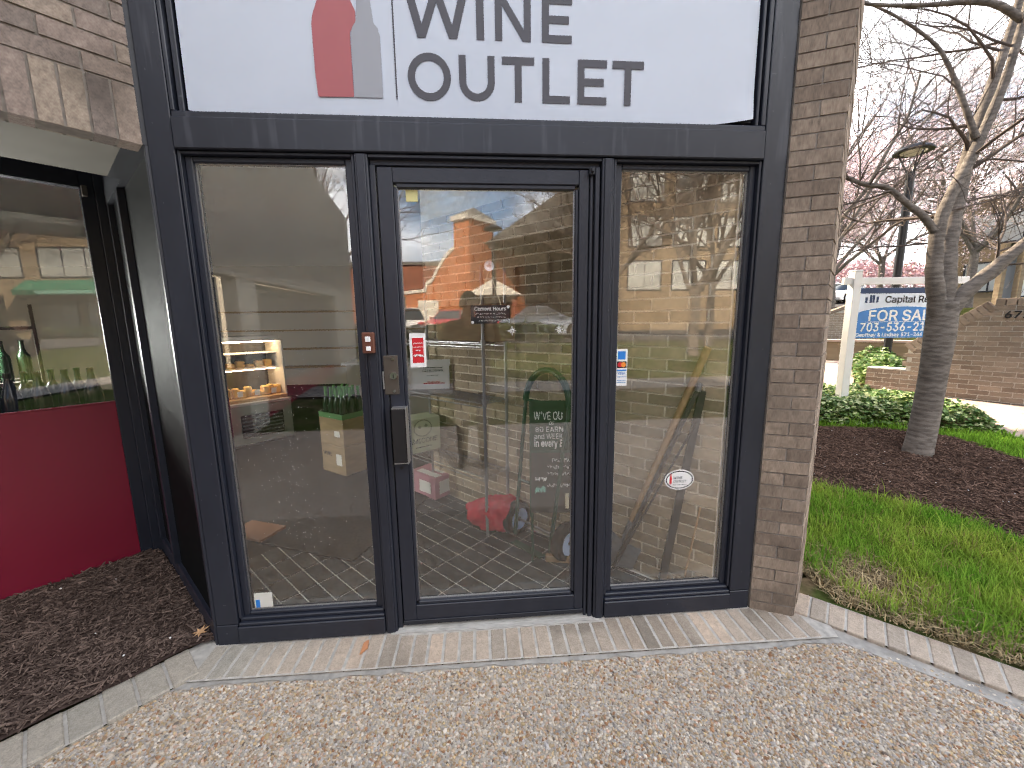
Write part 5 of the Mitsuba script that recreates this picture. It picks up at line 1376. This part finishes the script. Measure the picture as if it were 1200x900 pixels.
BL = (.84, .71, .74)
bare_tree(7.6, 7.2, .75, 6.6, .10, 'slender tree with pale pink blossom just beyond the corner of the building', 41, kids=(8, 7, 5), blossom=5200, col=BL, spread=.62, lsize=.03, lean=(.3, -.2))
bare_tree(13.0, 11.8, 1.6, 6.2, .13, 'pink blossom tree behind the for sale sign and the lamp post', 42, kids=(9, 7, 5), blossom=14000, col=(.86, .69, .73), spread=1.0, lsize=.06)
bare_tree(19.5, 12.6, 2.0, 8.0, .15, 'pink blossom tree seen between the forked limbs of the leafless tree', 43, kids=(9, 7, 5), blossom=16000, col=BL, spread=.9, lsize=.07)
bare_tree(23.5, 20.0, 2.7, 8.0, .16, 'far pink blossom tree beyond the white car on the hill', 44, kids=(9, 7, 5), blossom=19000, col=(.84, .69, .72), spread=1.1, lsize=.10)
bare_tree(17.0, 18.5, 2.4, 6.5, .15, 'dense pink blossom tree left of the lamp post behind the sign arm', 47, kids=(9, 7, 5), blossom=19000, col=(.85, .67, .71), spread=1.1, lsize=.085)
bare_tree(22.5, 8.0, 1.9, 8.0, .15, 'pale blossom tree in front of the tan house at the right edge', 45, kids=(9, 7, 4), blossom=6500, col=(.80, .66, .66), spread=.9, lsize=.07)
bare_tree(11.0, 14.5, 1.8, 5.0, .10, 'small bare tree standing above the stair wall beside the white car', 46, kids=(8, 6, 5), spread=.9, rmin=.005)
# leafless trees across the street, mirrored in the glass
for k, (x, y, h_, s_, lbl) in enumerate(((-4.6, -13.2, 9.5, 51, 'leafless street tree mirrored in the upper left of the door glass'), (5.2, -13.0, 9.0, 52, 'leafless street tree mirrored in the upper right of the door glass'), (7.6, -11.0, 8.0, 53, 'leafless street tree mirrored at the left of the right sidelight'), (9.6, -13.5, 9.0, 54, 'leafless street tree mirrored at the right of the right sidelight'), (-6.5, -16.0, 9.0, 55, 'leafless street tree mirrored at the right edge of the left sidelight'))):
    bare_tree(x, y, float(H(x, y)), h_, .15, lbl, s_, kids=(9, 6, 5), spread=.75, rmin=.008)

g = np.random.default_rng(90); n = 26000
X, Y = g.uniform(14, 60, n), g.uniform(36, 44, n)
X = X + (Y - 36) * .2
Zt = H(X, Y) + (2.2 + 3.6 * meshkit.fbm(np.stack([X * .35, Y * .35, 0 * X], 1), 3)) * g.uniform(0, 1, n) ** .6
t = g.uniform(0, 1, (n, 1)); pk = (meshkit.noise(np.stack([X * .25, Y * .2, 0 * X + 2], 1)) > .45)[:, None]
c = np.where(pk, np.array((.62, .42, .44)) * (.6 + .5 * t), np.array((.20, .15, .12)) * (.5 + t))
m, c = leaves(np.stack([X, Y, Zt], 1), .26, g, c, tilt=3.1)
k = struct('wooded_hill', m, 'm_attr', kind='stuff', label='far brown and pink spring woods on the hill behind the parked white car', color=c); labels[k]['category'] = 'wood'

# ---------------------------------------------------------------- buildings across the street (mirrored in the glass) and on the hill


def box_part(p, name, M, a0, a1, b0, b1, c0, c1, mat, bev=0.0, **kw): return part(p, name, tf(B(a0, a1, b0, b1, c0, c1, bev), M), mat, **kw)


def wall_frame(a, b):
    """local x along a-b, y up out of the face (towards the viewer's side on the left of a-b), z up"""
    a, b = np.array(a, float), np.array(b, float); u = (b - a) / np.linalg.norm(b - a)
    M = np.eye(4); M[:2, 0] = u; M[:2, 1] = (-u[1], u[0]); M[:2, 3] = a
    return M, np.linalg.norm(b - a)


def win(p, M, a, z, w, h, panes=2, glass='m_window_far', d=0.0):
    wk = part(p, 'window', tf(cat([B(a - .07, a, d - .02, d + .05, z - .07, z + h + .07), B(a + w, a + w + .07, d - .02, d + .05, z - .07, z + h + .07), B(a, a + w, d - .02, d + .05, z - .07, z), B(a, a + w, d - .02, d + .05, z + h, z + h + .07)] + [B(a + w * k / panes - .03, a + w * k / panes + .03, d - .02, d + .045, z, z + h) for k in range(1, panes)]), M), 'm_navy_dark')
    part(wk, 'pane', tf(B(a, a + w, d - .01, d + .02, z, z + h), M), glass)


# orange brick building with a square tower
K, Lc, Rc = (-0.30, -35.6), (-7.2, -41.5), (16.0, -53.0)
ob = thing('orange_brick_building', 'orange brick building with a square tower and curved gable, mirrored in the door glass', 'building')
Mg, Lg = wall_frame(K, Lc)     # gable wall, runs left from the corner
gab = [(0, 0), (Lg, 0), (Lg, 4.6), (5.9, 4.7), (5.7, 5.35), (4.9, 5.6), (4.1, 6.6), (3.0, 7.7), (1.9, 8.3), (0, 8.4)]
Mx = Mg @ np.array([[1, 0, 0, 0], [0, 0, 1, 0], [0, 1, 0, 0], [0, 0, 0, 1.0]])
part(ob, 'gable_wall', tf(ext(Polygon(gab), .4), Mx @ np.diag([1, 1, -1, 1.0]) if False else Mx), 'm_orange_brick')
cop = LineString(gab[2:]).buffer(.16, cap_style=2)
part(ob, 'gable_coping', tf(ext(cop, .6), Mx @ np.array([[1, 0, 0, 0], [0, 1, 0, 0], [0, 0, 1, -.1], [0, 0, 0, 1.0]])), 'm_trim')
Ms_, Ls = wall_frame(Rc, K)
part(ob, 'side_wall', tf(B(0, Ls - .02, .02, .45, 0, 8.3), Ms_), 'm_orange_brick')
part(ob, 'eave', tf(B(-.2, Ls - 2.6, -.5, .7, 8.31, 8.75, .05), Ms_), 'm_trim')
part(ob, 'roof', tf(ext(Polygon([(0, 0), (9, 0), (9, 3.2)]), Ls - 2.0), np.array([[0, 0, Ms_[0, 0], Ms_[0, 3]], [0, 0, Ms_[1, 0], Ms_[1, 3]], [0, 1, 0, 8.76], [0, 0, 0, 1]]) @ np.eye(4) + np.array([[-Ms_[0, 1], 0, 0, 0], [-Ms_[1, 1], 0, 0, 0], [0, 0, 0, 0], [0, 0, 0, 0]])), 'm_roof')
tw0 = np.array(K)
ug = Mg[:2, 0]; us2 = -Ms_[:2, 0]
tcor = [tw0 + (-ug - us2) * .12, tw0 + ug * 1.75 - us2 * .12, tw0 + ug * 1.75 + us2 * 3.2, tw0 - ug * .12 + us2 * 3.2]
part(ob, 'tower', prism(tcor, 0, 10.6), 'm_orange_brick')
cc = np.mean(tcor, 0)
grow = lambda f: [cc + (np.array(t) - cc) * f for t in tcor]
part(ob, 'tower_cornice', prism(grow(1.16), 10.6, 11.0), 'm_trim')
tp = np.array([[*t, 11.0] for t in grow(1.12)] + [[*cc, 12.0]])
part(ob, 'tower_roof', trimesh.convex.convex_hull(tp), 'm_roof')
pc_ = np.array([1.6, -33.2])
prc = part(ob, 'porch', cat([B(-.3, .1, -34.4, -31.8, 0, 3.7), B(3.2, 3.6, -34.4, -31.8, 0, 3.7), B(-.3, 3.6, -36.2, -34.2, 0, 3.7)]), 'm_red_brick')
part(prc, 'porch_roof', trimesh.convex.convex_hull([(-.7, -31.4, 3.7), (4.0, -31.4, 3.7), (4.0, -36.0, 3.7), (-.7, -36.0, 3.7), (1.65, -31.5, 5.0), (1.65, -36.0, 5.0)]), 'm_trim')
part(ob, 'red_banner', tf(B(Ls - 6.6, Ls - 5.0, .45, .55, 3.9, 5.3), Ms_), 'm_red')
part(ob, 'notice_board', B(-5.3, -3.4, -37.2, -37.1, 1.6, 3.6), 'm_trim')
an = thing('red_brick_annex', 'dark red brick building left of the tower, mirrored in the door glass', 'building')
part(an, 'wall', prism([(-22, -47), (-4.0, -45.6), (-4.0, -56), (-22, -56)], 0, 8.0), 'm_red_brick')
part(an, 'parapet', prism([(-22.2, -46.8), (-3.8, -45.4), (-3.8, -56.2), (-22.2, -56.2)], 8.0, 8.35), 'm_roof')
Ma, La = wall_frame((-22, -47), (-4.0, -45.6))
for k in range(7): win(an, Ma, 1.2 + 2.5 * k, 2.2, 1.0, 2.2, 2, 'm_window_dark', .0)
dk = thing('dark_brick_hall', 'long dark brown brick hall right of the tower, mirrored in the door glass', 'building')
part(dk, 'wall', prism([(5.0, -41.4), (26.0, -58.0), (22, -63), (3.4, -46)], 0, 9.1), pm('m_hall_brick', far_brick((0.075, 0.06, 0.05), (0.11, 0.088, 0.072)), .9, .2))
part(dk, 'eave', prism([(4.9, -41.0), (26.3, -57.8), (22, -63.4), (3.1, -46)], 9.1, 9.5), 'm_trim')

# tan office blocks
ta = thing('tan_office_block', 'tan brick office block with wide windows, mirrored in the right sidelight', 'building')
part(ta, 'wall', prism([(10.3, -25.6), (20.2, -25.6), (20.2, -38), (10.3, -38)], 0, 12.5), 'm_tan_brick')
part(ta, 'parapet', prism([(10.2, -25.5), (20.3, -25.5), (20.3, -38.1), (10.2, -38.1)], 12.5, 12.8), 'm_trim')
Mt, Lt = wall_frame((20.2, -25.6), (10.3, -25.6))
Mt[:2, 1] = (0, 1)
for k in range(3):
    for zz_ in (3.6, 6.5, 9.4): win(ta, Mt, .9 + 3.15 * k, zz_, 2.3, 1.9, 2, 'm_window_far', .0)
tb = thing('tan_office_block', 'tan brick office block with a long green awning, mirrored in the left display window', 'building')
part(tb, 'wall', cat([prism([(26.0, -34), (26.0, -17), (38, -17), (38, -34)], 3.75, 12.0), prism([(27.2, -34), (27.2, -17), (38, -17), (38, -34)], 0, 3.75), prism([(26.0, -29.2), (26.0, -28.2), (27.2, -28.2), (27.2, -29.2)], 0, 3.75)]), 'm_tan_brick')
Mb = np.eye(4); Mb[:2, 0], Mb[:2, 1], Mb[:2, 3] = (0, 1), (-1, 0), (26.0, -34)
for k in range(3):
    for zz_ in (5.0, 7.9): win(tb, Mb, 1.0 + 5.6 * k + .9, zz_, 4.4, 1.9, 3, 'm_window_far', .0)
Mb2 = Mb.copy(); Mb2[0, 3] = 27.2
for k in range(4): win(tb, Mb2, .8 + 4.1 * k, .9, 3.4, 2.4, 3, 'm_window_far', .0)
aw = part(tb, 'awning', trimesh.convex.convex_hull([(25.95, -27.6, 4.75), (25.95, -17.5, 4.75), (25.95, -27.6, 3.75), (25.95, -17.5, 3.75), (25.0, -27.6, 4.05), (25.0, -17.5, 4.05), (25.0, -27.6, 3.72), (25.0, -17.5, 3.72)]), 'm_awning')
part(tb, 'awning_band', B(24.98, 24.995, -26.2, -19.5, 3.78, 4.0), pm('m_awnband', (.16, .36, .30), .7))
hg = np.random.default_rng(77)


def hedge(x0, x1, y0, y1, h, n, name, label, cat_='hedge', dark=1.0, L=.06):
    P = hg.uniform(0, 1, (n, 3)); P[:, 2] = P[:, 2] ** .4
    pos = np.stack([x0 + (x1 - x0) * P[:, 0], y0 + (y1 - y0) * P[:, 1], 0 * P[:, 0]], 1)
    top = h * (.75 + .45 * meshkit.fbm(np.stack([pos[:, 0] * .9, pos[:, 1] * .9, 0 * pos[:, 0]], 1), 3))
    pos[:, 2] = H(pos[:, 0], pos[:, 1]) + top * P[:, 2]
    c = np.array((.035, .055, .018)) * hg.uniform(.4, 1.9, (n, 1)) * dark
    m, c = leaves(pos, L, hg, c, tilt=3.1)
    t = thing(name, label, cat_)
    part(t, 'foliage', m, 'm_leaf', color=c)
    part(t, 'stems', cat([tube([(x, (y0 + y1) / 2, float(H(x, (y0 + y1) / 2)) - .1), (x + .1, (y0 + y1) / 2, float(H(x, (y0 + y1) / 2)) + h * .6)], .02, 5) for x in np.linspace(x0 + .2, x1 - .2, 8)]), 'm_twig')


hedge(-7.5, 3.4, -13.3, -11.9, .95, 9000, 'clipped_hedge', 'low dark hedge in front of the parked cars, mirrored in the door glass', L=.09)
hedge(24.0, 24.8, -31, -18, .7, 2600, 'clipped_hedge', 'row of small shrubs below the green awning, mirrored in the display window', L=.09)
street_ = Polygon([(-40, -15.2), (-40, -33), (24, -33), (24, -15.2)])
struct('parking_lot', sheet(street_, -.03, 1.5), 'm_asphalt')
struct('front_path', sheet(Polygon([(-30, -6.3), (-30, -7.3), (24, -7.3), (24, -6.3)]), -.03, 1.2), dm('m_path', (0.24, 0.23, 0.22)))
struct('hill_street', sheet(Polygon([(24, 24), (60, 24), (60, 34), (24, 34)]), -.02, 1.5), 'm_asphalt')


def car(x, y, z, rz, mat, label, L=4.5, W=1.78, Hc=1.45, group=None, hatch=False):
    c = thing('parked_car', label, 'car', group)
    M = T().translate([x, y, z]).rotate([0, 0, 1], rz)
    M = np.array(M.matrix, float)
    hl = L / 2
    low = Polygon([(-hl, .28), (-hl + .05, .62), (-hl + .25, .80 if not hatch else .92), (-hl + .9, .90 if not hatch else .98), (.55, .93), (hl - .35, .78), (hl - .06, .62), (hl, .36), (hl - .15, .22), (-hl + .15, .22)]).buffer(.05)
    for wx in (-hl + .85, hl - .88): low = low.difference(Point(wx, .30).buffer(.37))
    F = np.array([[1, 0, 0, 0], [0, 0, -1, W / 2], [0, 1, 0, 0], [0, 0, 0, 1.0]])
    m = ext(low, W)
    v = m.vertices.copy(); yy_ = v[:, 2] - W / 2; v[:, 2] = W / 2 + yy_ * (1 - .10 * np.clip((v[:, 1] - .5) / .5, 0, 1)) * (1 - .10 * (np.abs(v[:, 0]) / hl) ** 4); m.vertices = v
    part(c, 'body', tf(m, M @ F), mat, 25)
    rear = -hl + (.12 if hatch else .75)
    gh = Polygon([(rear, .88), (rear + (.30 if hatch else .72), Hc - .04), (rear + 1.15, Hc), (.05, Hc - .02), (1.05, .90)]).buffer(-.02).buffer(.02)
    m = ext(gh, W - .16); v = m.vertices.copy(); yy_ = v[:, 2] - (W - .16) / 2; v[:, 2] = (W - .16) / 2 + yy_ * (1 - .26 * np.clip((v[:, 1] - .88) / .55, 0, 1)); m.vertices = v
    F2_ = F.copy(); F2_[1, 3] = (W - .16) / 2
    part(c, 'windows', tf(m, M @ F2_), 'm_car_glass', 25)
    rf = Polygon([(rear + (.34 if hatch else .76), Hc - .045), (rear + 1.15, Hc - .01), (.05, Hc - .03), (.12, Hc - .06), (rear + .8, Hc - .06)]).buffer(.025)
    m = ext(rf, (W - .16) * .75); F3 = F.copy(); F3[1, 3] = (W - .16) * .375
    part(c, 'roof', tf(m, M @ F3), mat, 25)
    part(c, 'pillar', [tf(tube([(xa, s * (W / 2 - .10), .9), (xb, s * (W / 2 - .295), Hc - .05)], .03, 5), M) for xa, xb in ((-.35, -.35), (1.02, .10), (rear + .05, rear + .70)) for s in (-1, 1)], mat)
    for wx in (-hl + .85, hl - .88):
        for s in (-1, 1):
            Mw = M @ np.array([[1, 0, 0, wx], [0, 0, -1, s * (W / 2 - .10)], [0, 1, 0, .31], [0, 0, 0, 1.0]])
            w_ = part(c, 'wheel', tf(lathe([(.20, -.09), (.29, -.10), (.315, -.05), (.315, .05), (.29, .10), (.20, .09)], 20), Mw), 'm_tyre', True)
            part(w_, 'rim', tf(lathe([(0, -.085), (.20, -.075), (.20, .075), (0, .085)], 16), Mw), 'm_steel')
    for s in (-1, 1):
        part(c, 'headlight', tf(B(hl - .22, hl - .01, s * .42, s * .76, .58, .70, .03), M), 'm_whitebox')
        part(c, 'tail_light', tf(B(-hl - .02, -hl + .12, s * .45, s * .78, .62, .76, .03), M), 'm_red')
        part(c, 'mirror', tf(B(.62, .80, s * .90, s * 1.02, .92, 1.05, .03), M), mat)


def gz(x, y): return float(H(x, y)) - .03


car(3.6, -17.5, gz(3.6, -17.5), 8, 'm_car_blue', 'dark blue grey saloon car, mirrored right of the hanging chalkboard')
car(-1.2, -21.5, gz(-1.2, -21.5), 100, 'm_car_red', 'red car, mirrored between the white car and the chalkboard', hatch=True)
car(-3.6, -19.0, gz(-3.6, -19), 250, 'm_car_white', 'white car, mirrored at the left edge of the door glass', hatch=True)
car(29.6, 28.8, gz(29.6, 28.8) + .02, 205, 'm_car_white', 'white car parked up the hill between the brick corner and the sign post', L=4.7, Hc=1.55, hatch=True)

# houses on the hill at the right edge
th_ = thing('tan_house', 'tall tan brick building behind the tree at the right edge', 'building')
part(th_, 'wall', prism([(26.0, 19.5), (29.5, 9.5), (40, 13), (37, 24)], 1.5, 7.4), 'm_tan_brick')
part(th_, 'parapet', prism([(25.8, 19.7), (29.4, 9.3), (40.2, 12.9), (37.1, 24.2)], 7.4, 7.7), 'm_trim')
Mh, Lh = wall_frame((29.5, 9.5), (26.0, 19.5))
for k in range(3):
    for zz_ in (2.8, 5.2): win(th_, Mh, 1.2 + 3.1 * k, zz_, 1.8, 1.4, 2, 'm_window_far', .0)
gh_ = thing('grey_house', 'grey house with a pale window and timber posts beyond the garden wall', 'house')
part(gh_, 'wall', prism([(21.2, 12.9), (24.2, 12.3), (28.2, 15.1), (25.2, 15.8)], .9, 4.3), pm('m_siding', (.20, .21, .23), .8))
part(gh_, 'roof', trimesh.convex.convex_hull([(20.9, 12.5, 4.3), (24.6, 11.8, 4.3), (28.8, 15.3, 4.3), (25.3, 16.1, 4.3), (22.8, 12.9, 5.1), (26.6, 15.2, 5.1)]), 'm_roof')
Mh, Lh = wall_frame((24.2, 12.3), (21.2, 12.9))
Mh[:2, 1] *= np.sign(Mh[:2, 1] @ np.array([-1, -1]))
win(gh_, Mh, 1.7, 2.3, .75, 1.3, 1, 'm_window_far', .0)
for x_, y_ in ((20.9, 12.7), (21.5, 12.55)): part(gh_, 'porch_post', B(x_ - .09, x_ + .09, y_ - .09, y_ + .09, .8, 4.3), 'm_tan_brick')
# ---------------------------------------------------------------- the photographer, mirrored in the door glass
pn = thing('person', 'person in a dark jacket holding up a phone, mirrored in the door glass', 'person')
PX, PY, PZ = 0.33, -2.42, -0.034


def body(bones, res=.022, it=8):
    acc = m3.Manifold()
    for (a, ra), (b, rb) in bones:
        s1_ = m3.Manifold.sphere(ra, 16).translate(tuple(map(float, a))); s2_ = m3.Manifold.sphere(rb, 16).translate(tuple(map(float, b)))
        acc = acc + m3.Manifold.batch_hull([s1_, s2_])
    mm = acc.refine_to_length(res).to_mesh()
    t_ = trimesh.Trimesh(mm.vert_properties[:, :3], mm.tri_verts)
    trimesh.smoothing.filter_taubin(t_, iterations=it)
    return t_


P0 = np.array([PX, PY, PZ])
J = lambda x, y, z: P0 + np.array([x, y, z])
Lsh, Rsh = J(-.20, .02, 1.55), J(.20, .02, 1.55)
Lel, Rel = J(-.27, .20, 1.30), J(.31, .20, 1.30)
Lwr, Rwr = np.array([.300, -2.03, 1.545]), np.array([.565, -2.03, 1.550])
top = body([((J(-.12, 0, 1.0)), .13), ] and [
    ((J(-.08, 0, 1.02), .135), (J(.08, 0, 1.02), .135)), ((J(-.07, 0, 1.02), .14), (J(-.09, 0, 1.38), .135)), ((J(.07, 0, 1.02), .14), (J(.09, 0, 1.38), .135)),
    ((J(-.09, 0, 1.38), .135), (J(.09, 0, 1.38), .135)), ((J(-.13, .0, 1.50), .085), (J(.13, 0, 1.50), .085)), ((Lsh, .075), (J(0, 0, 1.58), .075)), ((Rsh, .075), (J(0, 0, 1.58), .075)),
    ((Lsh, .075), (Lel, .056)), ((Rsh, .075), (Rel, .056)), ((Lel, .056), (Lwr, .038)), ((Rel, .056), (Rwr, .038)), ((J(0, 0, 1.56), .075), (J(0, .02, 1.64), .062))])
part(pn, 'jacket', top, 'm_jacket', True)
legs = body([((J(-.09, 0, .98), .125), (J(.09, 0, .98), .125)), ((J(-.10, 0, .93), .11), (J(-.115, .01, .50), .072)), ((J(.10, 0, .93), .11), (J(.115, .01, .50), .072)), ((J(-.115, .01, .50), .07), (J(-.12, -.01, .10), .052)), ((J(.115, .01, .50), .07), (J(.12, -.01, .10), .052))])
part(pn, 'trousers', legs, 'm_jeans', True)
for s in (-1, 1):
    part(pn, 'shoe', body([((J(s * .12, -.03, .045), .043), (J(s * .135, .15, .038), .038)), ((J(s * .12, -.03, .05), .045), (J(s * .12, -.02, .10), .048))], .015, 6), 'm_black', True)
hcn = J(-.005, .055, 1.79)
head = body([((J(0, .02, 1.62), .052), (hcn + [0, -.02, -.06], .065)), ((hcn + [0, -.02, .02], .092), (hcn + [0, .015, .015], .085)), ((hcn + [0, .03, -.06], .062), (hcn + [0, .045, -.085], .042)), ((hcn + [0, .085, .0], .016), (hcn + [0, .10, -.035], .018)), ((hcn + [-.088, -.005, .0], .02), (hcn + [-.086, -.005, -.03], .014)), ((hcn + [.088, -.005, .0], .02), (hcn + [.086, -.005, -.03], .014))], .012, 5)
hk_ = part(pn, 'head', head, 'm_skin', True)
for s in (-1, 1): part(hk_, 'eye', tr(trimesh.creation.icosphere(2, .012), *(hcn + [s * .033, .083, .008])), 'm_black', True)
part(hk_, 'mouth', tube(crom([hcn + [-.026, .086, -.068], hcn + [0, .095, -.071], hcn + [.026, .086, -.068]]), .005, 6), pm('m_lips', (.36, .14, .12), .6))
hair = body([((hcn + [0, -.03, .04], .098), (hcn + [0, .02, .062], .082)), ((hcn + [-.05, -.03, .02], .055), (hcn + [.05, -.03, .02], .055)), ((hcn + [0, -.045, -.03], .068), (hcn + [0, -.04, .04], .09))], .016, 5)
part(pn, 'hair', hair, 'm_hair', True)
# phone behind the lens plane, level with the camera
PR_, PU_ = _r, np.cross(_r, FWD)
PC0 = CAM - FWD * .024
PM_ = np.eye(4); PM_[:3, 0], PM_[:3, 1], PM_[:3, 2], PM_[:3, 3] = PR_, PU_, np.cross(PR_, PU_), PC0
ph = single('phone', tf(B(-.075, .075, -.055, .018, -.004, .004, .003), PM_), 'm_black', 'black phone held up sideways in front of the person mirrored in the door', 'phone')
for s, wr in ((-1, Lwr), (1, Rwr)):
    e = PC0 + PR_ * (s * .080) - PU_ * .02
    bk = -FWD
    palm = wr * .45 + e * .55 + bk * .022
    bones = [((wr, .027), (palm, .034)), ((palm, .034), (palm + PU_ * .018, .028)), ((palm, .034), (palm - PU_ * .02, .028))]
    for q_, (du, ln) in enumerate(((.034, .9), (.013, 1.0), (-.009, .95), (-.030, .78))):
        k0 = palm + PU_ * du + PR_ * (-s * .005); k1 = e + PU_ * du + PR_ * (s * .014) + FWD * .006 * 0; k2 = e + PU_ * du * .9 + PR_ * (-s * .012 * ln) + FWD * (-.002) + bk * (-.0)
        k2 = e + PU_ * du * .9 + PR_ * (-s * .022 * ln) + bk * .017 * (q_ > 9)
        k1 = k1 + bk * .0; k2 = k2 + bk * .004 - bk * .0 + bk * .008
        bones += [((k0, .0105), (k1 + bk * .012, .0095)), ((k1 + bk * .012, .0095), (k2 + bk * .004, .008))]
    th0 = palm + PR_ * (-s * .012) + PU_ * .012 + bk * .012
    bones += [((palm + PU_ * .01, .016), (th0 + bk * .006, .012)), ((th0 + bk * .006, .012), (e + PR_ * (-s * .030) + PU_ * .004 + bk * .018, .0095))]
    part(pn, 'hand', body(bones, .005, 5), 'm_skin', True)

# ---------------------------------------------------------------- done: report sizes
if __name__ == '__main__':
    print(len(scene), 'entries', sum(len(meshkit.WRITTEN[d['filename']][1]) for d in scene.values() if d.get('type') == 'ply'), 'triangles')
